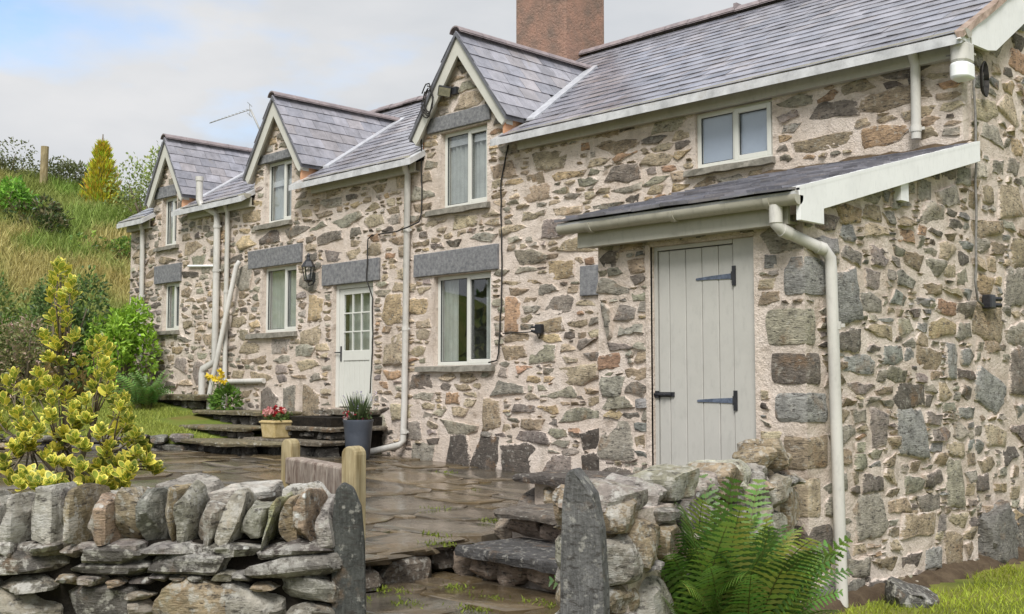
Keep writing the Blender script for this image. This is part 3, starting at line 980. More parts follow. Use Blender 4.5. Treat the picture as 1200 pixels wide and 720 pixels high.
# dormers
for di, (xc, hw, ap, ft) in enumerate(DORM):
    pit = (ap - ft) / hw
    pl = math.hypot(1, pit)
    yv = EY + (ap - EZ) / TP
    yfr = 10.33
    hwv = hw + .05
    mb = MB()
    for sg in (-1, 1):
        zf = ap - pit * hwv
        y_low = EY + (zf - EZ) / TP
        mb.hexa([(xc, yfr, ap - .07), (xc + sg * hwv, yfr, zf - .07), (xc + sg * hwv, y_low + .1, zf - .07), (xc, yv + .15, ap - .07),
                 (xc, yfr, ap), (xc + sg * hwv, yfr, zf), (xc + sg * hwv, y_low + .1, zf), (xc, yv + .15, ap)], (.1, .1, .11))
    dr = mb.build('dormer_roof', SLATE, cottage)
    for sg in (1, -1):
        B2, N2 = np.array((-sg, 0, pit)) / pl, np.array((sg * pit, 0, 1)) / pl
        A2 = (0, 1, 0)
        L2 = hwv * pl
        rows = 7
        ex = (L2 + .02) / rows
        for k in range(rows):
            s0 = k * ex - .03
            zz = ap - pit * hwv + s0 * pit / pl
            xx = xc + sg * (hwv - s0 / pl)
            yend = EY + (max(zz, EZ) - EZ) / TP + .16
            y = yfr - (k % 2) * .16
            while y < yend:
                y0_, y1_ = max(y, yfr - .01), min(y + .32, yend + .1)
                if y1_ - y0_ > .04:
                    if sg == 1: SL.append(slate(rng, (xx, y0_, zz), A2, B2, N2, y1_ - y0_, min(ex + .09, L2 - s0), .0065, dr))
                    else: SL.append(slate(rng, (xx, y1_, zz), (0, -1, 0), B2, N2, y1_ - y0_, min(ex + .09, L2 - s0), .0065, dr))
                y += .32
    # ridge tiles of the dormer
    y = yfr - .02
    while y < yv - .05:
        y1_ = min(y + .46, yv + .08)
        n = 7
        prof = [(.115 * math.sin(t), .075 - .12 * (1 - math.cos(t))) for t in np.linspace(-1.25, 1.25, n)]
        v = [(xc + px_, yy, ap + pz + zo) for yy in (y + .004, y1_ - .004) for zo in (0, -.02) for px_, pz in prof]
        f = []
        for i in range(n - 1):
            f += [(i, i + 1, 2 * n + i + 1, 2 * n + i), (n + i + 1, n + i, 3 * n + i, 3 * n + i + 1), (i + 1, i, n + i, n + i + 1), (2 * n + i, 2 * n + i + 1, 3 * n + i + 1, 3 * n + i)]
        MB().add(v, f).build('ridge_tile', RIDGE, dr)
        y += .46
    # bargeboards
    for sg in (-1, 1):
        wd = .185
        x1 = hw + .045
        nz_ = wd * pl
        P = [(xc, 10.365, ap - .03), (xc + sg * x1, 10.365, ap - .03 - pit * x1), (xc + sg * (x1 - .10), 10.365, ap - .03 - pit * x1 - .10),
             (xc + sg * (x1 - .17), 10.365, ap - .03 - pit * x1 - .04), (xc, 10.365, ap - .03 - nz_)]
        if sg == -1: P = P[::-1]
        MB().prism(P, (0, .035, 0)).build('bargeboard', BARGE, cottage)
    # soffit lining under the overhang
    mb = MB()
    for sg in (-1, 1):
        o = .075
        mb.hexa([(xc, 10.40, ap - .11 - o), (xc + sg * hw, 10.40, ap - .11 - o - pit * hw), (xc + sg * hw, YF + .02, ap - .11 - o - pit * hw), (xc, YF + .02, ap - .11 - o),
                 (xc, 10.40, ap - .11), (xc + sg * hw, 10.40, ap - .11 - pit * hw), (xc + sg * hw, YF + .02, ap - .11 - pit * hw), (xc, YF + .02, ap - .11)])
    mb.build('soffit', BARGE, cottage)
    # rendered cheeks
    for sg in (-1, 1):
        xe = xc + sg * (hw - .02)
        zt = ap - pit * (hw - .02) - .02
        yt = EY + (zt - EZ) / TP
        ys = 10.40 if sg > 0 else 10.53
        MB().prism([(xe, ys, roofz(ys) - .02), (xe, yt + .1, roofz(yt + .1) - .03), (xe, yt + .1, zt + .02), (xe, ys, zt + .02)], (-sg * .05, 0, 0)).build('dormer_cheek', ORANGE, cottage)
    # lead valley on the +x side and the -x side
    for sg in (-1, 1):
        zl = ap - pit * hwv
        lo = np.array((xc + sg * (hwv + .06), EY + (zl - EZ) / TP - .10, 0))
        hi = np.array((xc + sg * .02, yv + .04, 0))
        lo[2], hi[2] = roofz(lo[1]), roofz(hi[1])
        n = 8
        r = random.Random(di * 5 + sg)
        v, f = [], []
        for k in range(n + 1):
            p = lo + (hi - lo) * k / n
            wv = .145 + r.uniform(-.014, .014)
            e0 = p + np.array((-sg * .05, 0, 0)); e1 = p + np.array((sg * wv, -.02, 0))
            e0[2], e1[2] = roofz(e0[1]) + .055, roofz(e1[1]) + .048
            v += [e0, e1, e1 - (0, 0, .045), e0 - (0, 0, .045)]
        for k in range(n):
            for m in range(4): f.append((4 * k + m, 4 * k + (m + 1) % 4, 4 * k + 4 + (m + 1) % 4, 4 * k + 4 + m))
        f += [(3, 2, 1, 0), tuple(4 * n + m for m in range(4))]
        MB().add(v, f).build('lead_valley', LEAD, cottage)
SL.sort(key=lambda t: -t[0])
HF = [(0, 3, 2, 1), (4, 5, 6, 7), (0, 1, 5, 4), (1, 2, 6, 5), (2, 3, 7, 6), (3, 0, 4, 7)]
for (area, v, c_, C, par) in SL[:300]:
    MB().add(v, HF, c_).build('slate', SLATE, par, origin=C)
mb = MB()
for (area, v, c_, C, par) in SL[300:]: mb.add(v, HF, c_)
mb.build('roof_slates', SLATE, cottage, kind='stuff')
# main ridge tiles
x, k = XL - .05, 0
while x < XR + .1:
    x1 = min(x + .45, XR + .13)
    n = 7
    dz = rng.uniform(-.008, .008)
    prof = [(.16 * math.sin(t), .12 - .17 * (1 - math.cos(t)) + dz) for t in np.linspace(-1.15, 1.15, n)]
    v = [(xx, RY + py_, RZ + pz + zo) for xx in (x + .004, x1 - .004) for zo in (0, -.02) for py_, pz in prof]
    f = []
    for i in range(n - 1):
        f += [(i + 1, i, 2 * n + i, 2 * n + i + 1), (n + i, n + i + 1, 3 * n + i + 1, 3 * n + i), (i, i + 1, n + i + 1, n + i), (2 * n + i + 1, 2 * n + i, 3 * n + i, 3 * n + i + 1)]
    MB().add(v, f).build('ridge_tile', RIDGE, roof)
    if x > XR - 6:
        MB().box(x1 - .03, x1 + .03, RY - .12, RY + .12, RZ + .06, RZ + .135 + dz).build('ridge_joint', RIDGE, roof)
    x += .45; k += 1
# chimney
mb = MB()
mb.box(-14.20, -12.98, 14.02, 15.06, 6.4, 9.5)
mb.box(-14.26, -12.92, 13.96, 15.12, 9.5, 9.66)
mb.build('chimney', HARL, cottage, bevel=.03)
# verge mortar and main bargeboard at the right gable
mb = MB()
r = random.Random(3)
n = 24
v, f = [], []
for k in range(n + 1):
    y = EY - .05 + (RY - EY + .05) * k / n
    z = roofz(y)
    v += [(XR + .10, y, z - .03), (XR + .16 + r.uniform(-.012, .012), y, z - .035), (XR + .155 + r.uniform(-.01, .01), y, z + .028 + r.uniform(-.008, .008)), (XR + .07, y, z + .032 + r.uniform(-.006, .006))]
for k in range(n):
    for m in range(4): f.append((4 * k + m, 4 * k + (m + 1) % 4, 4 * k + 4 + (m + 1) % 4, 4 * k + 4 + m))
f += [(3, 2, 1, 0), tuple(4 * n + m for m in range(4))]
mb.add(v, f).build('verge_mortar', VERGE, cottage)
xg = XR + .10
MB().prism([(xg, 10.16, roofz(10.16) - .03), (xg, 10.80, 4.86), (xg, 11.0, 4.90), (xg, RY, RZ - .36), (xg, RY, RZ - .035)], (.035, 0, 0)).build('bargeboard', WHITE, cottage)
MB().prism([(xg, RY, RZ - .36), (xg, yb, EZ - .33), (xg, yb, EZ - .03), (xg, RY, RZ - .035)], (.035, 0, 0)).build('bargeboard', WHITE, cottage)
mb = MB()
mb.prism([(XR - .02, 10.5, EZ - .02), (XR - .02, RY, RZ - .12), (XR - .02, RY, RZ - .02), (XR - .02, 10.5, EZ + .12)], (.12, 0, 0))
mb.build('soffit', WHITE, cottage)

# fascias, gutters, brackets
def gutter(x0, x1, yc, zt, r_, parent, step=.9, endcaps=True, mat=None):
    n = 10
    prof = [(yc + r_ * math.cos(t), zt + r_ * math.sin(t)) for t in np.linspace(math.pi, 2 * math.pi, n)]
    prof = [(yc - r_, zt + .012)] + prof + [(yc + r_, zt + .012)]
    inner = [(yc + (y - yc) * .88, zt + .012 if z > zt else zt + (z - zt) * .9) for y, z in prof][::-1]
    P = [(x0, y, z) for y, z in prof + inner]
    m = len(P)
    v = P + [(x1, y, z) for _, y, z in P]
    f = [(i, (i + 1) % m, m + (i + 1) % m, m + i) for i in range(m)]
    f += [tuple(range(len(prof) - 1, -1, -1)), tuple(m + i for i in range(len(prof)))]
    g = MB().add(v, f).build('gutter', mat or GUTTER, parent, True, sharp=50)
    x = x0 + .35
    while x < x1 - .15:
        q2 = [(yc + (r_ + .012) * math.cos(t), zt + (r_ + .012) * math.sin(t)) for t in np.linspace(math.pi * .98, 2 * math.pi, n)]
        q1 = [(yc + (r_ - .002) * math.cos(t), zt + (r_ - .002) * math.sin(t)) for t in np.linspace(math.pi * .98, 2 * math.pi, n)][::-1]
        MB().prism([(x, y, z) for y, z in q2 + q1], (.045, 0, 0)).build('gutter_bracket', mat or GUTTER, g, True, sharp=50)
        x += step
    return g
for (x0, x1) in ((-10.52, -4.40), (-15.30, -12.62), (-19.36, -17.10), (-21.88, -20.86)):
    gutter(x0, x1, 10.325, 4.945, .068, cottage)
    MB().box(x0 + .02, x1 - .02, 10.40, 10.425, 4.74, 4.90).build('fascia', FASCIA, cottage)
    MB().box(x0 + .02, x1 - .02, 10.426, 10.51, 4.745, 4.765).build('soffit', FASCIA, cottage)

def pipe_run(pts, r_, name, parent, mat=PIPE, collars=(), shoe=False):
    mb = MB().tube(pts, r_, 12)
    o = mb.build(name, mat, parent, True, sharp=45)
    for p in collars:
        mb = MB().tube([(p[0], p[1], p[2] - .03), (p[0], p[1], p[2] + .03)], r_ * 1.16, 12)
        mb.box(p[0] - r_ * 1.6, p[0] + r_ * 1.6, p[1] + r_ * .3, p[1] + r_ * .3 + .02, p[2] - .014, p[2] + .014)
        mb.build('pipe_bracket', mat, o, True, sharp=45)
    return o
yp = 10.42
pipe_run([(-12.80, 10.33, 4.90), (-12.80, 10.36, 4.80), (-12.82, yp, 4.72), (-12.86, yp, 1.4), (-12.88, yp, .82), (-12.92, yp - .03, .76), (-13.34, yp - .3, .64)], .047, 'downpipe', cottage, collars=[(-12.83, yp, 3.9), (-12.85, yp, 2.45), (-12.87, yp, .95)])
pipe_run([(-18.62, 10.24, 5.36), (-18.62, 10.24, 5.02), (-18.58, 10.26, 4.92), (-18.28, 10.40, 4.74), (-18.26, 10.41, 4.64), (-18.26, 10.41, 2.12), (-18.28, 10.41, 2.04), (-18.54, 10.33, 1.92), (-18.56, 10.33, 1.84), (-18.56, 10.33, 1.15)], .062, 'soil_pipe', cottage, collars=[(-18.26, 10.41, 4.5), (-18.26, 10.41, 3.7)])
MB().tube([(-18.62, 10.24, 5.36), (-18.62, 10.24, 5.44)], .075, 12).build('pipe_cowl', PIPE, cottage, True, sharp=45)
pipe_run([(-17.92, 10.33, 4.92), (-17.92, yp, 4.72), (-17.92, yp, 1.5), (-17.93, yp, 1.2)], .042, 'downpipe', cottage, collars=[(-17.92, yp, 3.3)])
pipe_run([(-17.49, yp, 3.80), (-17.50, yp - .05, 3.72), (-18.2, yp - .14, 1.45), (-18.22, yp - .14, 1.2)], .045, 'waste_pipe', cottage)
pipe_run([(-21.2, 10.33, 4.92), (-21.2, yp, 4.72), (-21.14, yp, 2.2)], .047, 'downpipe', cottage, collars=[(-21.17, yp, 3.4)])
pipe_run([(-19.40, YF - .03, 3.87), (-18.3, YF - .03, 3.79)], .024, 'waste_pipe', cottage, WPLAST)
pipe_run([(-17.86, YF - .05, 1.69), (-16.68, YF - .05, 1.70)], .045, 'waste_pipe', cottage)
pipe_run([(-4.98, 10.33, 4.90), (-4.98, yp, 4.75), (-4.99, yp, 4.02)], .048, 'downpipe', cottage, collars=[(-4.99, yp, 4.12)])

# cables on the wall
def cable(pts, r_=.011, name='cable', mat=CABLE, parent=None, y=None):
    P = [Vector(p) for p in pts]
    out = []
    rr = random.Random(len(pts))
    for a_, b_ in zip(P[:-1], P[1:]):
        m = max(1, int((b_ - a_).length / .12))
        for k in range(m):
            q_ = a_.lerp(b_, k / m)
            out.append((q_.x + rr.uniform(-.008, .008), q_.y + rr.uniform(-.004, .004), q_.z + rr.uniform(-.006, .006)))
    out.append(tuple(P[-1]))
    return MB().tube(out, r_, 6).build(name, mat, parent or cottage, True)
yc_ = YF - .035
cable([(-12.34, yc_ - .1, 5.70), (-12.50, yc_, 5.50), (-12.56, yc_, 5.22), (-12.55, yc_, 4.13), (-12.58, yc_ - .02, 4.0), (-12.72, yc_ - .12, 3.93), (-12.98, yc_ - .12, 3.89), (-13.3, yc_, 3.91), (-13.74, yc_, 3.92), (-13.80, yc_ - .02, 3.86), (-13.80, yc_ - .04, 3.24), (-13.70, yc_, 2.95), (-13.69, yc_, 2.4), (-13.74, yc_, 1.5)])
cable([(-10.74, yc_, 4.86), (-10.82, yc_, 4.6), (-10.88, yc_, 4.36), (-10.87, yc_, 3.6), (-10.87, yc_, 2.82), (-10.92, yc_, 2.06), (-10.97, yc_, 1.96), (-11.12, yc_, 1.93)])
cable([(-10.85, yc_, 2.31), (-10.3, yc_, 2.32), (-10.2, yc_, 2.29), (-10.17, yc_, 2.22), (-10.13, yc_, 2.31)], .008)
for k in range(4):
    rr = random.Random(k)
    lp = [(-12.24 + .08 * math.cos(t) * (1 + .2 * k) + rr.uniform(-.02, .02), 10.33 - .012 * k, 5.70 + (.16 + .03 * k) * math.sin(t)) for t in np.linspace(.4 + k, 5.9 + k, 14)]
    MB().tube(lp, .010, 6).build('cable', CABLE, cottage, True)
xs = XR + .05
cable([(xs, 10.66, 4.60), (xs, 10.66, 4.1), (xs, 10.62, 3.2), (xs, 10.56, 2.62), (xs, 10.60, 2.42), (xs, 10.72, 2.38)], .012, 'cable', GREYCABLE)
for k in range(4):
    lp = [(xs + .03 * k * .3, 10.86 + (.05 + .008 * k) * math.cos(t), 4.60 + (.14 + .012 * k) * math.sin(t)) for t in np.linspace(0, 6.28, 15)]
    MB().tube(lp, .008, 6).build('cable', CABLE, cottage, True)
cable([(XR - .05, 10.30, 4.74), (XR + .06, 10.55, 4.80), (xs, 10.78, 4.72), (xs, 10.86, 4.74)], .008, 'cable', GREYCABLE)

# ------------------------------------------------------------------ the lean-to
LX0, LX1, LY = -6.60, -4.53, 7.55
LT = .2585
def ltz(y): return 3.05 + LT * (y - 7.25)
lean = empty('lean_to', (-5.6, 9.0, 0), 'small stone lean-to with a grey boarded door and a low slate roof', 'lean-to')
rng = random.Random(21)
LD = (-6.00, -4.97, .86, 2.80)
lf = Wall((0, LY, 0), (1, 0, 0), (0, -1, 0), LX0, LX1, .1, 2.93, lambda A, B: B < 2.93, [LD], seed=8)
ls = Wall((LX1, 0, 0), (0, 1, 0), (1, 0, 0), LY, YF, -.3, 3.9, lambda A, B: B < ltz(A) - .03, [], seed=9)
# corner quoins of real depth shared by both faces (u on the front face, v on the side face)
QUO = [(2.30, 2.62, .19, .34, 'blue'), (1.92, 2.22, .36, .16, 'green'), (1.62, 1.88, .32, .22, 'dark'), (1.33, 1.58, .30, .32, 'blue'), (.98, 1.26, .22, .32, 'brown'), (.62, .93, .36, .20, 'tan'), (.20, .58, .30, .36, 'dark')]
def rock_geo(rng, sx, sy, sz, n=4, rough=.09, box=3.2, seed=None, detail=.3, facets=17):
    if box < 8: box += 2.5
    """irregular stone, sides sx sy sz, centred: list of verts, faces"""
    seed = rng.randrange(10000) if seed is None else seed
    key, v, f = {}, [], []
    for ax in range(3):
        for sg in (-1, 1):
            g = {}
            for i in range(n + 1):
                for j in range(n + 1):
                    p = [0, 0, 0]
                    p[ax] = sg
                    p[(ax + 1) % 3] = -1 + 2 * i / n
                    p[(ax + 2) % 3] = -1 + 2 * j / n
                    kk = tuple(round(x_, 4) for x_ in p)
                    if kk not in key:
                        key[kk] = len(v)
                        v.append(p)
                    g[i, j] = key[kk]
            for i in range(n):
                for j in range(n):
                    q_ = (g[i, j], g[i + 1, j], g[i + 1, j + 1], g[i, j + 1])
                    f.append(q_ if sg > 0 else q_[::-1])
    P = np.array(v, float)
    r = (np.abs(P) ** box).sum(1) ** (-1 / box)
    P = P * r[:, None]
    D = P / np.linalg.norm(P, axis=1)[:, None]
    sc = np.array((sx, sy, sz)) / 2
    mn = min(sx, sy, sz)
    k1 = fbm(D * 1.25 + seed * .37, 2, seed)
    k2 = fbm(P * sc * 9 + seed * .71, 3, seed + 1)
    # a few flat cleaved facets
    for _ in range(facets):
        nn = np.array([rng.gauss(0, 1) for _ in range(3)])
        nn /= np.linalg.norm(nn)
        lim = rng.uniform(.62, .92) if facets > 5 else rng.uniform(.86, .97)
        dd = P @ nn
        mxd = dd.max() * lim
        P = P - np.outer(np.clip(dd - mxd, 0, None) * .97, nn)
    P = P * sc * (1 + rough * 1.6 * k1[:, None]) + D * (mn * detail * .35 * k2)[:, None]
    return P, f
def add_rock(rng, C, size, R=None, n=4, rough=.09, box=3.2, col=(.2, .2, .2), name='stone', mat=None, parent=None, label=None, detail=.3, joined=None, facets=17):
    P, f = rock_geo(rng, *size, n=n, rough=rough, box=box, detail=detail, facets=facets)
    if R is not None: P = P @ np.array(R).T
    P = P + np.array(C, float)
    if joined is not None:
        joined.add(P.tolist(), f, col)
        return None
    o = MB().add(P.tolist(), f, col).build(name, mat or ROCK, parent, True, sharp=20)
    if label: o['label'] = label
    return o
for (z0, z1, wu, wv, c_) in QUO:
    lf.pk.mark(LX1 - wu - .02, z0 - .02, wu + .05, z1 - z0 + .04)
    ls.pk.mark(LY - .02, z0 - .02, wv + .04, z1 - z0 + .04)
QL = [(2.66, 2.80, .24, 'dark'), (2.38, 2.58, .36, 'grey'), (2.02, 2.34, .15, 'grey'), (1.92, 1.99, .40, 'purple'), (1.42, 1.52, .40, 'green'), (.98, 1.32, .40, 'grey'), (.62, .92, .36, 'dark')]
for (z0, z1, wu, c_) in QL: lf.pk.manual(LX0 + .01, z0, wu, z1 - z0, PAL[c_])
for (u, v, w_, h_, c_) in [(7.98, 2.10, .40, .46, 'blue'), (8.45, 1.12, .34, .32, 'purple'), (8.98, .98, .50, .44, 'blue'), (9.9, 1.66, .26, .36, 'blue'), (9.35, 1.76, .46, .2, 'brown'),
                           (8.2, .38, .56, .38, 'grey'), (9.0, .22, .60, .30, 'brown'), (9.85, .54, .40, .42, 'green'), (9.75, .02, .42, .30, 'brown'), (9.8, 3.25, .5, .22, 'grey')]:
    ls.pk.manual(u, v, w_, h_, shade(rng, PAL[c_], .95, 1.2))
for wl_, nn in ((lf, 1), (ls, 2)):
    wd_ = 1 if nn == 1 else 1.45
    wl_.pk.fill(rng, 9 * nn, (.28 * wd_, .42 * wd_), (.14, .26), .025, (1.1 * wd_, 2.3 * wd_))
    wl_.pk.fill(rng, 90 * nn, (.15 * wd_, .28 * wd_), (.08, .18), .016, (1.0 * wd_, 2.4 * wd_))
    wl_.pk.fill(rng, 320 * nn, (.08 * wd_, .18 * wd_), (.04, .11), .014, (.9 * wd_, 2.8 * wd_))
    wl_.pk.fill(rng, 200 * nn, (.06, .15), (.02, .05), .018, (2, 5))
def col_lean(r, u, v): return pick(r, {'grey': 5, 'blue': 3.5, 'brown': 3.5, 'tan': 1.5, 'dark': 1.5, 'rust': .5, 'green': 2, 'ochre': .5, 'purple': 1.2})
ee = lambda r, w, h: min(.04, r.uniform(.010, .024) + .04 * max(0, h - .22))
ex = lambda r, u, v: r.choice((2.0, 2.4, 2.8, 3.4, 4.2))
lf.make(rng, col_lean, ee, ex)
ls.make(rng, col_lean, ee, ex)
mbf = lf.mortar()
lfw = mbf.build('front_wall', MORTAR, lean, True, sharp=40)
lsw = ls.mortar().build('side_wall', MORTAR, lean, True, sharp=40)
emit_stones([s + (lfw,) for s in lf.stones] + [s + (lsw,) for s in ls.stones], None, STONE, 285, lean)
for (z0, z1, wu, wv, c_) in QUO:
    h_ = z1 - z0 - .01
    add_rock(rng, (LX1 - wu / 2 + .018, LY + wv / 2 - .018, (z0 + z1) / 2), (wu, wv, h_), n=6, rough=.03, box=9, col=shade(rng, PAL[c_], .9, 1.15), mat=STONE, parent=lfw, detail=.2, facets=3)
MB().box(LX0, LX0 + .3, LY + .32, YF - .02, -.2, 3.0).build('side_wall', MORTAR, lean)
MB().box(LX0 + .3, LX1 - .32, LY + 1.0, LY + 1.04, .3, 2.9).build('dark_room_backing', ROOM, lean)
# plaster band left of the door
MB().box(-6.055, -6.0, LY - .022, LY + .02, .86, 2.82).build('door_reveal_plaster', MORTAR, lean, bevel=.01)
# roof
mb = MB()
rx0, rx1 = -6.84, -4.43
mb.hexa([(rx0, 7.27, ltz(7.27) - .06), (rx1, 7.27, ltz(7.27) - .06), (rx1, 10.5, ltz(10.5) - .06), (rx0, 10.5, ltz(10.5) - .06),
         (rx0, 7.27, ltz(7.27)), (rx1, 7.27, ltz(7.27)), (rx1, 10.5, ltz(10.5)), (rx0, 10.5, ltz(10.5))])
lroof = mb.build('lean_to_roof', OLDSLATE, lean)
sl = math.hypot(1, LT)
B_, N_ = np.array((0, 1, LT)) / sl, np.array((0, -LT, 1)) / sl
rng = random.Random(77)
k = 0
while 7.24 + k * .2 / sl < 10.4:
    x = rx0 - .02 - (k % 2) * .12
    yk = 7.24 + k * .2 / sl
    while x < rx1 - .06:
        w_ = rng.uniform(.2, .34)
        x0, x1 = max(x, rx0 - rng.uniform(.0, .04)), min(x + w_, rx1 - .02)
        if x1 - x0 > .06:
            t = rng.uniform(.016, .030)
            a_, v, c_, C, _ = slate(rng, (x0, yk + rng.uniform(-.015, .015), ltz(yk)), (1, 0, 0), B_, N_, x1 - x0, min(.30, (10.48 - yk) * sl), t, None, lift=.006, jag=.016)
            c_ = shade(rng, c_, .5, .85)
            MB().add(v, HF, c_).build('slate', OLDSLATE, lroof, origin=C)
        x += w_
    k += 1
r = random.Random(9)
mb = MB()
v, f, n = [], [], 20
for k in range(n + 1):
    x = rx0 + .05 + (rx1 - rx0 - .1) * k / n
    v += [(x, 10.485, ltz(10.5) + .0), (x, 10.42 + r.uniform(-.03, .02), ltz(10.42) + .032), (x, 10.485, ltz(10.5) + .055 + r.uniform(-.02, .02))]
for k in range(n): f += [(3 * k, 3 * k + 3, 3 * k + 4, 3 * k + 1), (3 * k + 1, 3 * k + 4, 3 * k + 5, 3 * k + 2)]
mb.add(v, f).build('mortar_fillet', EARTH, lean)
# eaves woodwork
MB().box(-6.70, -4.56, 7.385, 7.42, 2.835, 2.985).build('fascia', FASCIA, lean, bevel=.004)
MB().box(-6.68, -4.58, 7.421, 7.56, 2.845, 2.865).build('soffit', FASCIA, lean)
gutter(-6.84, -4.42, 7.315, 3.02, .062, lean)
xb = -4.455
MB().prism([(xb, 7.33, 2.845), (xb, 7.67, 2.845), (xb, 7.67, 2.965), (xb, 9.90, 3.565), (xb, 10.54, 3.735), (xb, 10.54, ltz(10.54) + .02), (xb, 7.33, ltz(7.33) + .02)], (.035, 0, 0)).build('bargeboard', WHITE, lean, bevel=.003)
MB().box(xb - .07, xb - .002, 9.0, 9.14, ltz(9) - .31, ltz(9) - .12).build('purlin_end', WHITE, lean)
MB().prism([(xb - .06, 7.45, ltz(7.45) - .07), (xb - .06, 10.5, ltz(10.5) - .07), (xb - .06, 10.5, ltz(10.5) - .02), (xb - .06, 7.45, ltz(7.45) - .02)], (.058, 0, 0)).build('soffit', WHITE, lean)
MB().prism([(xb + .036, 7.33, ltz(7.33) + .0), (xb + .036, 10.54, ltz(10.54) + .0), (xb + .036, 10.54, ltz(10.54) + .03), (xb + .036, 7.33, ltz(7.33) + .03)], (-.07, 0, 0)).build('verge_strip', WHITE, lean)
# door
a, b, c, d = LD
y0 = LY + .035
ml = -5.20
mb = MB().box(a, a + .035, y0, y0 + .08, c, d)
mb.box(a + .035, ml, y0 + .001, y0 + .079, 2.765, d)
mb.box(ml + .006, b, y0 - .002, y0 + .078, c, d)
dr = mb.build('lean_to_door', DOORP, lean, bevel=.004)
xs_ = [a + .041, a + .155, a + .325, a + .49, a + .655, ml - .002]
for k in range(5):
    MB().box(xs_[k] + .002, xs_[k + 1] - .003, y0 + .012, y0 + .05, c + .01, 2.757).build('door_plank', DOORP, dr, bevel=.006)
for zh in (2.50, 1.50):
    x_ = ml - .004
    P = [(x_, y0 + .004, zh - .022), (x_, y0 + .004, zh + .022), (x_ - .20, y0 + .004, zh + .014), (x_ - .355, y0 + .004, zh + .004), (x_ - .365, y0 + .004, zh - .006), (x_ - .355, y0 + .004, zh - .014), (x_ - .20, y0 + .004, zh - .016)]
    h_ = MB().prism(P, (0, .012, 0)).build('strap_hinge', HINGE, dr)
    mb = MB().box(ml + .0, ml + .034, y0 - .012, y0 - .0025, zh - .08, zh + .08)
    mb.tube([(ml - .002, y0 - .006, zh - .035), (ml - .002, y0 - .006, zh + .035)], .009, 8)
    mb.build('hinge_plate', BLACK, h_)
mb = MB().box(a + .012, a + .05, y0 - .014, y0 - .001, 1.515, 1.575)
mb.box(a + .05, a + .20, y0 - .003, y0 + .012, 1.525, 1.565)
mb.tube([(a + .005, y0 - .014, 1.545), (a + .18, y0 - .014, 1.545)], .011, 8)
mb.tube([(a + .12, y0 - .014, 1.545), (a + .12, y0 - .045, 1.54)], .008, 6)
mb.build('bolt', BLACK, dr)
# downpipe with swan neck, round the corner
px_ = LX1 + .085
mb = MB().tube([(-4.62, 7.315, 2.975), (-4.62, 7.315, 2.84)], .052, 12)
outlet = mb.build('gutter_outlet', PIPE, lean, True, sharp=45)
pipe_run([(-4.62, 7.315, 2.90), (-4.62, 7.315, 2.83), (-4.60, 7.36, 2.79), (px_ - .02, 7.74, 2.66), (px_, 7.79, 2.60), (px_, 7.80, 2.50), (px_ + .005, 7.86, -.12)], .046, 'downpipe', lean, collars=[(px_, 7.83, 2.08)])
for q_ in ([(-4.60, 7.36, 2.79), (-4.575, 7.43, 2.765)], [(px_ - .045, 7.68, 2.68), (px_ - .02, 7.735, 2.662)]):
    MB().tube(q_, .052, 12).build('pipe_collar', PIPE, lean, True, sharp=45)

# ------------------------------------------------------------------ fittings on the walls
ly, lx, lz = 10.5, -15.27, 3.30
lan = empty('wall_lantern', (lx, ly - .14, lz), 'black six-sided wall lantern beside the front door', 'lantern')
mb = MB().lathe([(.02, -.02), (.05, 0), (.075, .02), (.06, .03)], (lx, ly - .14, lz), 6)
mb.build('lantern_base', BLACK, lan)
mb = MB().lathe([(.055, .032), (.095, .23)], (lx, ly - .14, lz), 6)
mb.build('lantern_glass', GLASS, lan)
mb = MB()
for k in range(6):
    t = 2 * math.pi * k / 6
    mb.tube([(lx + .058 * math.cos(t), ly - .14 + .058 * math.sin(t), lz + .03), (lx + .098 * math.cos(t), ly - .14 + .098 * math.sin(t), lz + .235)], .007, 5)
mb.build('lantern_cage', BLACK, lan)
mb = MB().lathe([(.115, .232), (.11, .25), (.07, .32), (.03, .36), (.02, .40), (.028, .42), (.008, .46)], (lx, ly - .14, lz), 6)
mb.build('lantern_roof', BLACK, lan)
mb = MB().tube([(lx, ly - .14, lz - .01), (lx, ly - .13, lz - .07), (lx, ly - .05, lz - .04), (lx, ly - .01, lz + .06)], .010, 6)
mb.box(lx - .035, lx + .035, ly - .035, ly + .0, lz + .0, lz + .14)
mb.build('wall_bracket', BLACK, lan)

fx, fz = -11.95, 5.80
fl = empty('floodlight', (fx, 10.36, fz - .1), 'small black floodlight in the gable of the tallest nearest dormer', 'floodlight')
Rf = np.array(Matrix.Rotation(math.radians(38), 3, 'Z') @ Matrix.Rotation(math.radians(28), 3, 'X') @ Matrix.Rotation(math.radians(12), 3, 'Y'))
def rbox(mb, C, s, R):
    P = np.array([(x, y, z) for z in (-1, 1) for x, y in ((-1, -1), (1, -1), (1, 1), (-1, 1))]) * np.array(s) / 2
    return mb.hexa((P @ R.T + np.array(C)).tolist())
C = np.array((fx, 10.38, fz))
rbox(MB(), C, (.19, .06, .145), Rf).build('lamp_housing', BLACK, fl, bevel=.006)
rbox(MB(), C + Rf @ np.array((0, -.033, 0)), (.165, .006, .12), Rf).build('lamp_glass', LAMPGLASS, fl)
mb = MB().tube([C + np.array((.0, .03, 0)), (fx + .08, 10.44, fz + .01), (fx + .12, 10.5, fz)], .018, 6)
mb.box(fx + .07, fx + .17, 10.44, 10.5, fz - .05, fz + .05)
mb.build('lamp_bracket', BLACK, fl)

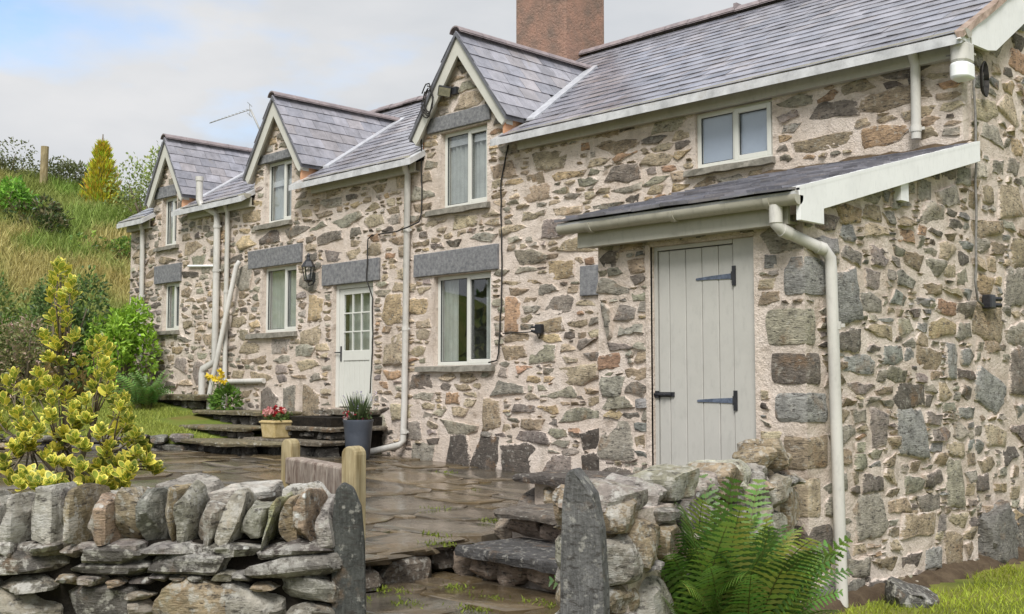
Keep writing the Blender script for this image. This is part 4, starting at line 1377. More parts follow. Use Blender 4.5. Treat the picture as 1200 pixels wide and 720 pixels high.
sx_ = -4.50
se = empty('wall_sensor', (sx_, 10.3, 4.5), 'white rounded plastic sensor box under the eave at the house corner', 'sensor box')
mb = MB()
prof = []
for t in np.linspace(0, math.pi, 9): prof.append((sx_ + .085 * math.cos(t), 10.34 - .09 * math.sin(t)))
prof = [(sx_ + .085, 10.47)] + prof + [(sx_ - .085, 10.47)]
MB().prism([(x, y, 4.66) for x, y in prof], (0, 0, .19)).build('sensor_cover', PIPE, se, True, bevel=.02, sharp=40)
MB().prism([(sx_ + (x - sx_) * 1.06, 10.47 + (y - 10.47) * 1.05, 4.50) for x, y in prof], (0, 0, .158)).build('sensor_lens', WPLAST, se, True, bevel=.025, sharp=40)
MB().box(sx_ - .05, sx_ + .04, 10.46, 10.52, 4.52, 4.80).build('mounting_plate', WPLAST, se)

gb = empty('gable_socket', (XR + .06, 10.82, 2.36), 'small black box with two stubs on the gable wall', 'outdoor socket')
MB().box(XR + .02, XR + .11, 10.76, 10.88, 2.355, 2.49).build('socket_body', BLACK, gb, bevel=.012)
mb = MB().tube([(XR + .07, 10.87, 2.455), (XR + .12, 10.97, 2.45)], .022, 8)
mb.tube([(XR + .07, 10.87, 2.395), (XR + .12, 10.96, 2.39)], .022, 8)
mb.build('socket_stub', BLACK, gb, True)
fb = empty('wall_socket', (-10.13, 10.44, 2.3), 'small black outdoor socket on a grey stone right of the lower window', 'outdoor socket')
MB().box(-10.19, -10.08, 10.40, 10.47, 2.285, 2.41).build('socket_body', BLACK, fb, bevel=.012)
mb = MB().tube([(-10.17, 10.42, 2.375), (-10.23, 10.38, 2.375)], .016, 8)
mb.tube([(-10.17, 10.42, 2.325), (-10.23, 10.38, 2.325)], .016, 8)
mb.build('socket_stub', BLACK, fb, True)

ae = empty('tv_aerial', (-21.45, 13.5, roofz(13.5)), 'thin television aerial on a leaning mast behind the dormers', 'aerial')
m0, m1 = Vector((-21.42, 13.5, roofz(13.5) - .02)), Vector((-21.55, 13.05, 7.70))
MB().tube([m0, m1], .022, 6).build('mast', ZINC, ae, True)
b1 = Vector((-22.20, 12.42, 7.40))
bd = (b1 - m1)
MB().tube([m1, b1], .011, 5).build('boom', ZINC, ae, True)
perp = bd.normalized().cross(Vector((0, 0, 1))).normalized()
for k in range(11):
    p = m1 + bd * (k + .6) / 11.3
    MB().tube([p - perp * (.2 - .008 * k) - Vector((0, 0, .03)), p + perp * (.2 - .008 * k) + Vector((0, 0, .05))], .006, 4).build('element', ZINC, ae)
p = m1 + bd * .02
mb = MB()
for s_ in (-1, 1): mb.tube([p - perp * .2 + Vector((0, 0, .12 * s_)), p + perp * .2 + Vector((0, 0, .12 * s_))], .007, 4)
mb.tube([p + Vector((0, 0, -.13)), p + Vector((0, 0, .13))], .008, 4)
mb.build('reflector', ZINC, ae)

# ------------------------------------------------------------------ garden walls
def Rz(t): return np.array(((math.cos(t), -math.sin(t), 0), (math.sin(t), math.cos(t), 0), (0, 0, 1)))
WPAL = {'g': (.31, .28, .22), 'b': (.225, .208, .182), 'o': (.33, .26, .17), 'd': (.125, .114, .10), 'p': (.42, .39, .33), 'm': (.26, .25, .15)}
def wcol(r, ws):
    k = r.choices(list(ws), list(ws.values()))[0]
    s_ = r.uniform(.78, 1.25)
    return tuple(c_ * s_ * r.uniform(.95, 1.05) for c_ in WPAL[k])

# front dry-stone wall, left of the gap
rng = random.Random(40)
L0, L1 = np.array((-4.20, 3.11)), np.array((-6.95, .42))
dl = (L1 - L0) / np.linalg.norm(L1 - L0)
LW = np.linalg.norm(L1 - L0)
nl = np.array((-dl[1], dl[0]))                 # towards the camera side?
if np.dot(nl, -L0) < 0: nl = -nl
th = math.atan2(dl[1], dl[0])
fwall = empty('dry_stone_wall', (float((L0 + L1)[0] / 2), float((L0 + L1)[1] / 2), 0), 'lichened dry-stone wall with upright coping stones in the foreground', 'stone wall')
def lw(s_, o, z): return (L0[0] + dl[0] * s_ + nl[0] * o, L0[1] + dl[1] * s_ + nl[1] * o, z)
mb = MB()
mb.hexa([lw(.06, .10, 0), lw(LW, .10, 0), lw(LW, -.12, 0), lw(.06, -.12, 0), lw(.06, .10, .93), lw(LW, .10, .93), lw(LW, -.12, .93), lw(.06, -.12, .93)])
mb.build('wall_core', SOIL_SHADE, fwall)  # dark filling stands in for the shade between the stones
for face, off in ((1, .09), (-1, -.12)):
    pk = Packer(0, .0, np.ones((int(.93 / .02), int(LW / .02)), bool), .02)
    if face == 1:
        for (u, v, w_, h_, k_) in [(.30, .56, .24, .17, 'p'), (.02, .40, .22, .20, 'b'), (.42, .50, .45, .26, 'o'), (.95, .58, .34, .17, 'd'), (1.32, .46, .50, .25, 'g'), (.0, .78, .42, .11, 'b'), (.46, .80, .42, .08, 'd'),
                                   (.90, .78, .36, .07, 'd'), (1.28, .78, .42, .10, 'd'), (1.72, .74, .55, .16, 'd'), (.88, .83, .3, .08, 'd'), (1.86, .48, .5, .22, 'o'), (2.4, .52, .4, .3, 'b')]:
            pk.manual(u, v, w_, h_, WPAL[k_])
    pk.fill(rng, 14, (.30, .50), (.14, .24), .008, (1.6, 3.2))
    pk.fill(rng, 40, (.18, .34), (.07, .15), .006, (1.6, 3.4))
    pk.fill(rng, 110, (.07, .2), (.03, .08), .004, (1.3, 3.6))
    for (u, v, w_, h_, col) in pk.out:
        col = shade(rng, col, .85, 1.15) if col else wcol(rng, {'g': 2, 'b': 3, 'o': 1, 'd': 6})
        add_rock(rng, lw(u + w_ / 2, off + face * rng.uniform(-.02, .015), v + h_ / 2), (w_ * 1.14, .26, h_ * 1.2), Rz(th) @ np.array(Matrix.Rotation(rng.gauss(0, .05), 3, 'Y')), n=6 if face == 1 else 3, rough=.10, box=rng.choice((2.8, 3.4, 4.5)), col=col, parent=fwall, detail=.34)
s_ = 0.0
while s_ < LW:                                     # thin levelling course under the coping
    w_ = rng.uniform(.18, .40)
    add_rock(rng, lw(s_ + w_ / 2, .05, .895), (w_ * 1.06, .34, rng.uniform(.06, .095)), Rz(th + rng.gauss(0, .04)), n=5, rough=.09, box=5, col=wcol(rng, {'g': 1, 'b': 3, 'd': 4}), parent=fwall)
    s_ += w_
# coping: upright slabs, with leaning blocks near the gap
s_ = .06
k = 0
while s_ < LW - .05:
    near = s_ < .75
    w_ = rng.uniform(.075, .115) if near else rng.uniform(.065, .125)
    h_ = rng.uniform(.20, .27)
    if k % 5 == 3: w_ *= .62
    tilt = rng.gauss(.0, .07) + (-.26 if near and s_ > .25 else (.12 if s_ < .25 else 0))
    R_ = Rz(th + rng.gauss(0, .10)) @ np.array(Matrix.Rotation(tilt, 3, 'Y')) @ np.array(Matrix.Rotation(rng.gauss(0, .06), 3, 'X'))
    col = wcol(rng, {'g': 4, 'b': 1.5, 'p': 3.5, 'o': 1.5, 'm': .3})
    add_rock(rng, lw(s_ + w_ / 2, rng.uniform(-.02, .03), .905 + h_ / 2), (w_ * 1.12, rng.uniform(.34, .44), h_ * 1.12), R_, n=8, rough=.10, box=rng.choice((4, 5.4, 5.4)), col=col, name='coping_stone', parent=fwall, detail=.42)
    s_ += w_ * 1.02
    k += 1
for (sp, o, zz, sz, t_) in [(.55, -.24, 1.08, (.42, .24, .18), .1), (.86, -.25, 1.09, (.34, .24, .20), -.2), (1.2, -.27, 1.02, (.3, .2, .18), .1), (.24, -.22, 1.06, (.26, .22, .2), .1), (1.6, -.26, .98, (.34, .2, .2), 0)]:
    add_rock(rng, lw(sp, o, zz), sz, Rz(th + t_) @ np.array(Matrix.Rotation(.12, 3, 'Y')), n=6, rough=.11, box=3.4, col=wcol(rng, {'g': 3, 'p': 2}), name='coping_stone', parent=fwall)

# slate gateposts
def gatepost(C, outline, yaw, t, label, col, bend=0):
    n = len(outline)
    R_ = Rz(yaw)
    rr = random.Random(int(C[0] * 100))
    v = []
    for yy in (-t / 2, t / 2):
        for (x, z) in outline:
            p = R_ @ np.array((x, yy + rr.uniform(-.008, .008), 0))
            v.append((C[0] + p[0], C[1] + p[1], z))
    mb = MB()
    f = [tuple(range(n)), tuple(range(2 * n - 1, n - 1, -1))] + [((i + 1) % n, i, n + i, n + (i + 1) % n) for i in range(n)]
    mb.add(v, f, col)
    o = mb.build('slate_gatepost', POSTSLATE, None, False, bevel=.012)
    return tagit(o, label, 'gatepost', 'slate gateposts')
gatepost((-4.13, 3.04), [(-.075, -.05), (.075, -.05), (.078, .4), (.072, .7), (.066, .92), (.05, 1.08), (.015, 1.165), (-.03, 1.19), (-.062, 1.16), (-.074, 1.06), (-.078, .8), (-.07, .5), (-.078, .2)], YAW + .1, .11,
         'dark round-topped slate gatepost at the end of the dry-stone wall', (.085, .088, .08))
gatepost((-3.34, 3.72), [(-.105, -.05), (.11, -.05), (.105, .4), (.10, .75), (.085, 1.0), (.05, 1.15), (.0, 1.22), (-.035, 1.262), (-.07, 1.235), (-.088, 1.1), (-.095, .8), (-.10, .4)], YAW - .35, .12,
         'grey pointed slate gatepost in front of the fern and mortared wall', (.16, .158, .152))

# mortared garden wall, right of the gap up to the lean-to
rng = random.Random(52)
P0, P1 = np.array((-3.60, 4.08)), np.array((-4.72, 7.38))
dr_ = (P1 - P0) / np.linalg.norm(P1 - P0)
RW = np.linalg.norm(P1 - P0)
nr = np.array((dr_[1], -dr_[0]))
tr_ = math.atan2(dr_[1], dr_[0])
rwall = empty('mortared_garden_wall', (-4.16, 5.73, 0), 'low rubble garden wall running from the gatepost to the lean-to', 'stone wall')
def rw(s_, o, z): return (P0[0] + dr_[0] * s_ + nr[0] * o, P0[1] + dr_[1] * s_ + nr[1] * o, z)
mb = MB()
mb.hexa([rw(.05, .15, -.1), rw(RW, .15, -.1), rw(RW, -.15, -.1), rw(.05, -.15, -.1), rw(.05, .15, 1.02), rw(RW, .15, .92), rw(RW, -.15, .92), rw(.05, -.15, 1.02)])
mb.build('wall_core', MORTAR, rwall)
for face, off in ((1, .13), (-1, -.13)):
    pk = Packer(0, -.06, np.ones((int(1.06 / .02), int(RW / .02)), bool), .02)
    if face == 1:
        for (u, v, w_, h_, k_) in [(.06, .76, .30, .24, 'o'), (.42, .74, .24, .16, 'o'), (.40, .92, .3, .07, 'b'), (.10, .25, .52, .46, 'p'), (.72, .86, .3, .14, 'd'), (.02, -.04, .5, .26, 'b'), (.7, .3, .4, .3, 'g'), (3.05, .5, .36, .4, 'o')]:
            pk.manual(u, v, w_, h_, WPAL[k_])
    pk.fill(rng, 14, (.30, .46), (.16, .26), .012, (1.3, 2.5))
    pk.fill(rng, 50, (.16, .32), (.08, .17), .01, (1.3, 3))
    pk.fill(rng, 110, (.07, .18), (.035, .09), .008, (1.2, 3.4))
    for (u, v, w_, h_, col) in pk.out:
        col = shade(rng, col, .9, 1.15) if col else wcol(rng, {'g': 3, 'b': 3, 'o': 3, 'd': 1.5, 'p': .6})
        add_rock(rng, rw(u + w_ / 2, off + face * rng.uniform(-.015, .02), v + h_ / 2), (w_ * 1.12, .24, h_ * 1.14), Rz(tr_) @ np.array(Matrix.Rotation(rng.gauss(0, .06), 3, 'Y')), n=5, rough=.10, box=rng.choice((2.5, 3, 3.6)), col=col, parent=rwall)
z_ = .0
while z_ < .98:                                   # stones of the wall end at the gap
    h_ = rng.uniform(.13, .26)
    for o in (-.10, .09):
        add_rock(rng, rw(.02 + rng.uniform(-.03, .03), o + rng.uniform(-.02, .02), z_ + h_ / 2), (.26, rng.uniform(.2, .26), h_ * 1.05), Rz(tr_ + rng.gauss(0, .1)), n=5, rough=.1, box=2.8, col=wcol(rng, {'g': 2, 'o': 3, 'b': 1.5}), parent=rwall)
    z_ += h_
s_ = -.12
k = 0
while s_ < RW - .1:
    w_ = rng.uniform(.28, .5)
    h_ = rng.uniform(.13, .19)
    zb = 1.0 - .12 * s_ / RW
    R_ = Rz(tr_ + rng.gauss(0, .1)) @ np.array(Matrix.Rotation(rng.gauss(0, .07), 3, 'Y'))
    add_rock(rng, rw(s_ + w_ / 2, rng.uniform(-.03, .05), zb + h_ / 2), (w_ * 1.1, rng.uniform(.34, .44), h_ * 1.15), R_, n=7, rough=.12, box=rng.choice((2.8, 3.4, 4)), col=wcol(rng, {'p': 3, 'g': 3, 'o': 1, 'm': 1}), name='coping_stone', parent=rwall, detail=.34)
    s_ += w_ * .96
    k += 1
for (s1_, o, z, sz) in [(3.12, .02, 1.14, (.42, .4, .24)), (3.3, .0, 1.02, (.4, .4, .2)), (2.75, .06, 1.1, (.35, .3, .2))]:
    add_rock(rng, rw(s1_, o, z), sz, Rz(tr_ + .2), n=6, rough=.12, box=2.8, col=WPAL['o'], name='coping_stone', parent=rwall)

gable_foot = random.Random(17)
add_rock(gable_foot, (XR - .06, 10.98, .26), (.42, .86, .72), None, n=9, rough=.08, box=5, col=(.20, .19, .17), parent=gw, mat=STONE, detail=.3)
add_rock(gable_foot, (XR - .08, 11.85, .22), (.40, .70, .62), None, n=8, rough=.08, box=5, col=(.19, .175, .15), parent=gw, mat=STONE, detail=.3)

# low retaining wall under the lawn
rng = random.Random(61)
A0, A1 = np.array((-21.5, 3.55)), np.array((-16.35, 8.68))
da = (A1 - A0) / np.linalg.norm(A1 - A0)
AW = np.linalg.norm(A1 - A0)
na = np.array((da[1], -da[0]))
ta = math.atan2(da[1], da[0])
ret = empty('retaining_wall', (float((A0 + A1)[0] / 2), float((A0 + A1)[1] / 2), .5), 'low mossy stone retaining wall along the lawn edge', 'stone wall')
for row, (zz, hh) in enumerate(((.42, .20), (.60, .14), (.73, .13))):
    s_ = -rng.uniform(0, .2)
    while s_ < AW:
        w_ = rng.uniform(.28, .62)
        C = (A0[0] + da[0] * (s_ + w_ / 2) + na[0] * (.02 + (.05 if row == 2 else 0)), A0[1] + da[1] * (s_ + w_ / 2) + na[1] * .02, zz + hh / 2 + rng.uniform(-.02, .02))
        add_rock(rng, C, (w_ * 1.02, .42, hh * 1.1), Rz(ta + rng.gauss(0, .05)), n=4, rough=.1, box=4, col=wcol(rng, {'d': 4, 'b': 2, 'o': 1}), mat=DARKROCK, parent=ret)
        s_ += w_

# ------------------------------------------------------------------ paving and steps
def flags(name, region, ztop, seed, big, label=None):
    """random rectangular stone flags; region(A,B) over a bounding box, ztop(x,y)"""
    (x0, x1, y0, y1), inside = region
    r = random.Random(seed)
    cell = .025
    uu = np.arange(x0, x1, cell) + cell / 2
    vv = np.arange(y0, y1, cell) + cell / 2
    A, B = np.meshgrid(uu, vv)
    pk = Packer(x0, y0, inside(A, B), cell)
    for n_, wr, hr in big: pk.fill(r, n_, wr, hr, .02, None, tries=5, cand=12)
    base = bpy.data.objects.new(name, None)
    mb = MB()
    ux, vy = np.arange(x0, x1 + .2, .2), np.arange(y0, y1 + .2, .2)
    GA, GB = np.meshgrid(ux, vy)
    zz = np.vectorize(ztop)(GA, GB) - .022
    idx = np.arange(GA.size).reshape(GA.shape)
    F = np.stack([idx[:-1, :-1], idx[:-1, 1:], idx[1:, 1:], idx[1:, :-1]], -1)
    CA, CB = (GA[:-1, :-1] + GA[1:, 1:]) / 2, (GB[:-1, :-1] + GB[1:, 1:]) / 2
    F = F[inside(CA, CB)]
    mb.add(np.stack([GA.ravel(), GB.ravel(), zz.ravel()], -1).tolist(), F.tolist())
    bed = mb.build(name, BED, None, True, kind='structure')
    cand = []
    for (u, v, w_, h_, _) in pk.out:
        C = (u + w_ / 2, v + h_ / 2, ztop(u + w_ / 2, v + h_ / 2))
        x_, y_, dp = project(C)
        cand.append((-(w_ * h_ / max(dp, 1) ** 3 if -60 < x_ < 1260 and y_ > 0 and dp > 1 else 0), u, v, w_, h_, C))
    cand.sort()
    rest = MB()
    for i, (_, u, v, w_, h_, C) in enumerate(cand):
        n = 14
        out = []
        ph = r.uniform(0, 6)
        for k in range(n):
            t = 2 * math.pi * (k + r.uniform(-.2, .2)) / n
            c_, s_ = math.cos(t), math.sin(t)
            rad = (abs(c_) ** 7 + abs(s_) ** 7) ** (-1 / 7) * (1 + .03 * math.sin(3 * t + ph) + r.uniform(-.035, .03))
            out.append((c_ * rad * (w_ + .012) / 2, s_ * rad * (h_ + .012) / 2))
        tx, ty, dz = r.gauss(0, .006), r.gauss(0, .006), r.uniform(-.006, .006)
        V = []
        for sc, dd in ((1, -.06), (1, -.006), (.975, 0), (.5, .001)):
            for (p, q_) in out:
                X_, Y_ = C[0] + p * sc, C[1] + q_ * sc
                V.append((X_, Y_, ztop(X_, Y_) + dd + dz + tx * p + ty * q_ + (r.uniform(-.003, .003) if sc < 1 else 0)))
        V.append((C[0], C[1], C[2] + dz))
        Fc = []
        for a_ in range(3):
            for k in range(n): Fc.append((a_ * n + k, a_ * n + (k + 1) % n, (a_ + 1) * n + (k + 1) % n, (a_ + 1) * n + k))
        for k in range(n): Fc.append((3 * n + k, 3 * n + (k + 1) % n, 4 * n))
        b_ = r.choice(((.112, .085, .052), (.125, .097, .064), (.10, .084, .064), (.135, .10, .056), (.11, .095, .074)))
        s_ = r.uniform(.75, 1.25)
        col = tuple(x_ * s_ for x_ in b_)
        if i < 280: MB().add(V, Fc, col).build('flagstone', FLAG, bed, True, origin=C, sharp=35)
        else: rest.add(V, Fc, col)
    if rest.v: rest.build('flagstones', FLAG, bed, True, kind='stuff', sharp=35)
    return bed
def tz(x, y): return .43 + .19 * float(sst(-x, 8, 14.5))
def in_terr(A, B):
    sd = (A + 16.35) * -.707 + (B - 8.68) * .707
    m = (B < YF - .05) & (sd < .05) & (A < -6.33 - .22 * np.clip(B - 4.8, 0, 1.4))
    # behind the front wall
    m &= ((A - L0[0]) * nl[0] + (B - L0[1]) * nl[1]) < -.3
    m &= ~((A > -7.6) & (A < -5.1) & (B < 3.9) & (B > 1.8))     # planting bed of the shrub
    return m
BIGS = [(50, (1.0, 1.5), (.7, 1.1)), (110, (.7, 1.25), (.5, .9)), (150, (.42, .75), (.36, .6)), (200, (.25, .45), (.2, .36)), (200, (.12, .24), (.1, .2))]
terr = flags('terrace', ((-21.5, -6.2, .2, 10.5), in_terr), tz, 3, BIGS)
def in_land(A, B):
    m = (A > -6.75) & (B < 5.75) & (B > 2.2)
    m &= (A > -6.46 - .22 * np.clip(B - 4.8, 0, 1.4))
    m &= ((A - P0[0]) * nr[0] + (B - P0[1]) * nr[1] < -.12) | (B < 4.0)
    m &= (A < -2.4) & (((A - L0[0]) * nl[0] + (B - L0[1]) * nl[1] < -.3) | (A > -4.0))
    return m
flags('lower_path', ((-6.8, -2.2, 2.2, 5.9), in_land), lambda x, y: .20 - .0 * x, 8, [(12, (.7, 1.1), (.5, .8)), (30, (.4, .7), (.3, .55)), (60, (.2, .4), (.16, .3))])
# edge riser of the terrace
rng = random.Random(71)
tstep = empty('terrace_kerb', (-6.4, 5.3, .2), 'dark rough stone step edge where the terrace drops to the path', 'step')
y = 4.15
while y < 6.0:
    w_ = rng.uniform(.4, .62)
    xx = -6.34 - .22 * max(0, y + w_ / 2 - 4.8)
    add_rock(rng, (xx - .17, y + w_ / 2, .395), (.42, w_ * 1.02, .085), Rz(rng.gauss(0, .05) + .15 * (y > 4.8)), n=5, rough=.07, box=6, col=(.11, .085, .055), mat=FLAG, parent=tstep, name='edge_slab', detail=.2)
    add_rock(rng, (xx - .13, y + w_ / 2, .27), (.26, w_ * 1.05, .20), None, n=4, rough=.1, box=4, col=(.20, .165, .13), mat=ROCK, parent=tstep)
    y += w_

def slab(parent, pts, ztop, t, seed, mat=None, col=(.12, .10, .085), jag=.02):
    """rough stone tread from a plan polygon"""
    r = random.Random(seed)
    out = []
    n = len(pts)
    for i in range(n):
        a_, b_ = np.array(pts[i]), np.array(pts[(i + 1) % n])
        m = max(2, int(np.linalg.norm(b_ - a_) / .11))
        for k in range(m):
            p = a_ + (b_ - a_) * k / m
            out.append((p[0] + r.uniform(-jag, jag), p[1] + r.uniform(-jag, jag)))
    c_ = np.mean(out, 0)
    V, F = [], []
    m = len(out)
    for sc, dz, jj in ((.985, -t, .012), (1, -t * .55, .012), (1.0, -.018, .006), (.975, 0, .004)):
        for (x_, y_) in out: V.append((c_[0] + (x_ - c_[0]) * sc + r.uniform(-jj, jj), c_[1] + (y_ - c_[1]) * sc + r.uniform(-jj, jj), ztop + dz + r.uniform(-jj, jj) * .6))
    V.append((c_[0], c_[1], ztop))
    for a_ in range(3):
        for k in range(m): F.append((a_ * m + k, a_ * m + (k + 1) % m, (a_ + 1) * m + (k + 1) % m, (a_ + 1) * m + k))
    for k in range(m): F.append((3 * m + k, 3 * m + (k + 1) % m, 4 * m))
    F.append(tuple(range(m - 1, -1, -1)))
    return MB().add(V, F, col).build('tread', mat or DARKROCK, parent, True, sharp=35)
# steps up to the lean-to door
st1 = empty('stone_steps', (-5.7, 6.6, .2), 'worn slate and stone steps climbing to the lean-to door', 'steps')
rng = random.Random(81)
def riser(parent, x0, x1, y, z0, z1, col='o', mat=None, dy=.3, wr=(.22, .42)):
    x = x0
    while x < x1 - .05:
        w_ = min(rng.uniform(*wr), x1 - x)
        add_rock(rng, (x + w_ / 2, y + dy / 2, (z0 + z1) / 2), (w_ * 1.06, dy, (z1 - z0) * 1.08), None, n=5, rough=.08, box=3.6, col=shade(rng, WPAL[col] if isinstance(col, str) else col, .8, 1.2), mat=mat or ROCK, parent=parent)
        x += w_
MB().box(-6.36, -4.75, 5.86, 7.5, -.1, .36).add([], []).build('step_core', MORTAR, st1)
MB().box(-6.46, -4.78, 6.34, 7.52, .34, .60).build('step_core', MORTAR, st1)
MB().box(-6.72, -4.80, 6.86, 7.53, .55, .84).build('step_core', MORTAR, st1)
riser(st1, -6.34, -4.9, 5.72, .17, .37, (.42, .33, .26), STONE)
slab(st1, [(-6.38, 5.66), (-4.95, 5.55), (-4.95, 6.4), (-6.38, 6.4)], .43, .075, 1, col=(.085, .082, .08))
riser(st1, -6.46, -5.0, 6.22, .42, .60, (.40, .31, .25), STONE)
slab(st1, [(-6.50, 6.14), (-5.05, 6.10), (-5.05, 6.92), (-6.50, 6.92)], .655, .06, 2, col=(.17, .145, .12))
riser(st1, -6.66, -5.1, 6.80, .64, .82, 'o')
slab(st1, [(-6.86, 6.74), (-5.0, 6.72), (-4.98, 7.60), (-6.86, 7.5)], .875, .07, 3, col=(.11, .095, .085))
for (x, y, z, sz, c_) in [(-6.44, 5.95, .26, (.3, .5, .26), (.34, .27, .21)), (-6.58, 6.45, .44, (.26, .4, .24), (.3, .24, .18)), (-6.78, 7.0, .62, (.3, .4, .34), (.22, .19, .16)), (-6.80, 7.3, .55, (.35, .5, .3), (.16, .14, .13)), (-6.95, 7.45, .5, (.4, .4, .26), (.1, .09, .08))]:
    add_rock(rng, (x, y, z), sz, Rz(rng.gauss(0, .2)), n=5, rough=.1, box=3, col=c_, parent=st1, mat=STONE)
# steps to the front door
st2 = empty('front_door_steps', (-14.3, 9.8, .6), 'dark wet slab steps below the front door', 'steps')
MB().box(-14.9, -13.45, 9.55, 10.47, .5, 1.15).build('step_core', SOIL_SHADE, st2)
slab(st2, [(-14.72, 10.12), (-13.5, 10.12), (-13.5, 10.48), (-14.72, 10.48)], 1.25, .07, 11, col=(.155, .13, .095))
slab(st2, [(-14.75, 9.44), (-13.28, 9.44), (-13.28, 10.47), (-14.75, 10.47)], 1.02, .062, 12, col=(.155, .13, .095))
riser(st2, -14.7, -13.3, 9.50, .84, .95, 'd', DARKROCK)
slab(st2, [(-15.3, 9.22), (-13.2, 9.20), (-13.2, 10.0), (-15.3, 10.0)], .83, .062, 13, col=(.155, .13, .095))
riser(st2, -15.2, -13.25, 9.30, .58, .76, 'd', DARKROCK)
# steps up to the lawn
st3 = empty('lawn_steps', (-16.3, 9.5, .6), 'broad mossy slab steps beside the lawn edge and drainpipes', 'steps')
slab(st3, [(-14.62, 8.42), (-13.92, 9.10), (-14.9, 9.6), (-16.4, 9.5), (-16.1, 8.62)], .80, .062, 21, col=(.17, .145, .085))
riser(st3, -16.2, -14.5, 8.72, .56, .73, 'd', DARKROCK)
riser(st3, -14.9, -13.95, 9.12, .56, .73, 'd', DARKROCK)
slab(st3, [(-17.1, 9.12), (-15.35, 9.12), (-15.35, 10.0), (-17.1, 10.0)], .98, .062, 22, col=(.17, .145, .085))
riser(st3, -17.0, -15.4, 9.22, .76, .91, 'd', DARKROCK)
slab(st3, [(-17.9, 9.75), (-15.5, 9.75), (-15.5, 10.46), (-17.9, 10.46)], 1.20, .062, 23, col=(.17, .145, .085))
riser(st3, -17.8, -15.55, 9.84, .94, 1.12, 'd', DARKROCK)
slab(st3, [(-20.2, 9.9), (-18.1, 9.9), (-18.1, 10.46), (-20.2, 10.46)], 1.46, .10, 24, col=(.17, .145, .085))
riser(st3, -20.1, -18.2, 10.0, 1.2, 1.37, 'd', DARKROCK)

# boulder at the gable foot, soil strip
bo = add_rock(random.Random(4), (-4.16, 8.40, -.03), (.34, .48, .34), Rz(.3), n=8, rough=.12, box=2.8, col=(.12, .115, .105), name='mossy_boulder', mat=ROCK)
tagit(bo, 'dark mossy boulder in the grass at the foot of the stone wall', 'boulder')
mb = MB()
v, f = [], []
r = random.Random(6)
n = 40
for k in range(n + 1):
    y = 7.3 + 5.2 * k / n
    z = float(hgt(-4.4, y))
    v += [(-4.56, y, z + .10 + r.uniform(-.02, .03)), (-4.44 + r.uniform(-.05, .05), y, z + .05 + r.uniform(-.02, .02)), (-4.34 + r.uniform(-.08, .08), y, z - .03)]
for k in range(n): f += [(3 * k, 3 * k + 3, 3 * k + 4, 3 * k + 1), (3 * k + 1, 3 * k + 4, 3 * k + 5, 3 * k + 2)]
mb.add(v, [q_[::-1] for q_ in f]).build('soil_strip', EARTH, None, True, kind='structure')

# ------------------------------------------------------------------ timber rail behind the wall
A_, B2_ = np.array((-5.73, 3.78)), np.array((-4.74, 3.51))
tf = empty('timber_barrier', (-5.23, 3.65, .2), 'short timber barrier of two round-topped posts and rails behind the dry-stone wall', 'barrier')
def rpost(C, w_, t, z0, z1, yaw):
    pr = [(-w_ / 2, z0), (w_ / 2, z0)] + [(w_ / 2 * math.cos(a_) if abs(math.cos(a_)) < .98 else math.copysign(w_ / 2, math.cos(a_)), z1 - .045 + .045 * math.sin(a_)) for a_ in np.linspace(0, math.pi, 9)]
    R_ = Rz(yaw)
    P = [tuple(R_ @ np.array((x, -t / 2, 0)) + np.array((C[0], C[1], z))) for x, z in pr]
    d = R_ @ np.array((0, t, 0))
    return MB().prism(P, d).build('post', TIMBER, tf, bevel=.008)
db = (B2_ - A_) / np.linalg.norm(B2_ - A_)
yb_ = math.atan2(db[1], db[0])
rpost(A_, .085, .08, .2, 1.305, yb_ + .5)
rpost(B2_, .095, .09, .2, 1.31, yb_ + .5)
def rail(s0, s1, z0, z1, t):
    a0, b0 = A_ + db * s0, A_ + db * s1
    nn = np.array((-db[1], db[0])) * t / 2
    p = [(*(a0 - nn), z0), (*(b0 - nn), z0), (*(b0 + nn), z0), (*(a0 + nn), z0), (*(a0 - nn), z1), (*(b0 - nn), z1), (*(b0 + nn), z1), (*(a0 + nn), z1)]
    return MB().hexa(p).build('rail', TIMBER2, tf, bevel=.012)
rail(.06, .99, 1.045, 1.20, .11)
rail(.03, 1.0, .74, .90, .09)

# ------------------------------------------------------------------ plants
def leaf_quad(P, d, up, L_, W_, fold=.15):
    """six-point leaf from P along d"""
    d = np.array(d, float); d /= np.linalg.norm(d)
    s_ = np.cross(d, up); s_ /= max(1e-6, np.linalg.norm(s_))
    n_ = np.cross(s_, d)
    P = np.array(P)
    return [P, P + d * L_ * .45 + s_ * W_ / 2 + n_ * W_ * fold, P + d * L_ + n_ * (-L_ * .08), P + d * L_ * .45 - s_ * W_ / 2 + n_ * W_ * fold]
def rdir(r, zb=0.):
    while True:
        v = np.array([r.uniform(-1, 1) for _ in range(3)])
        l_ = np.linalg.norm(v)
        if .1 < l_ < 1:
            v /= l_
            v[2] += zb
            return v / np.linalg.norm(v)

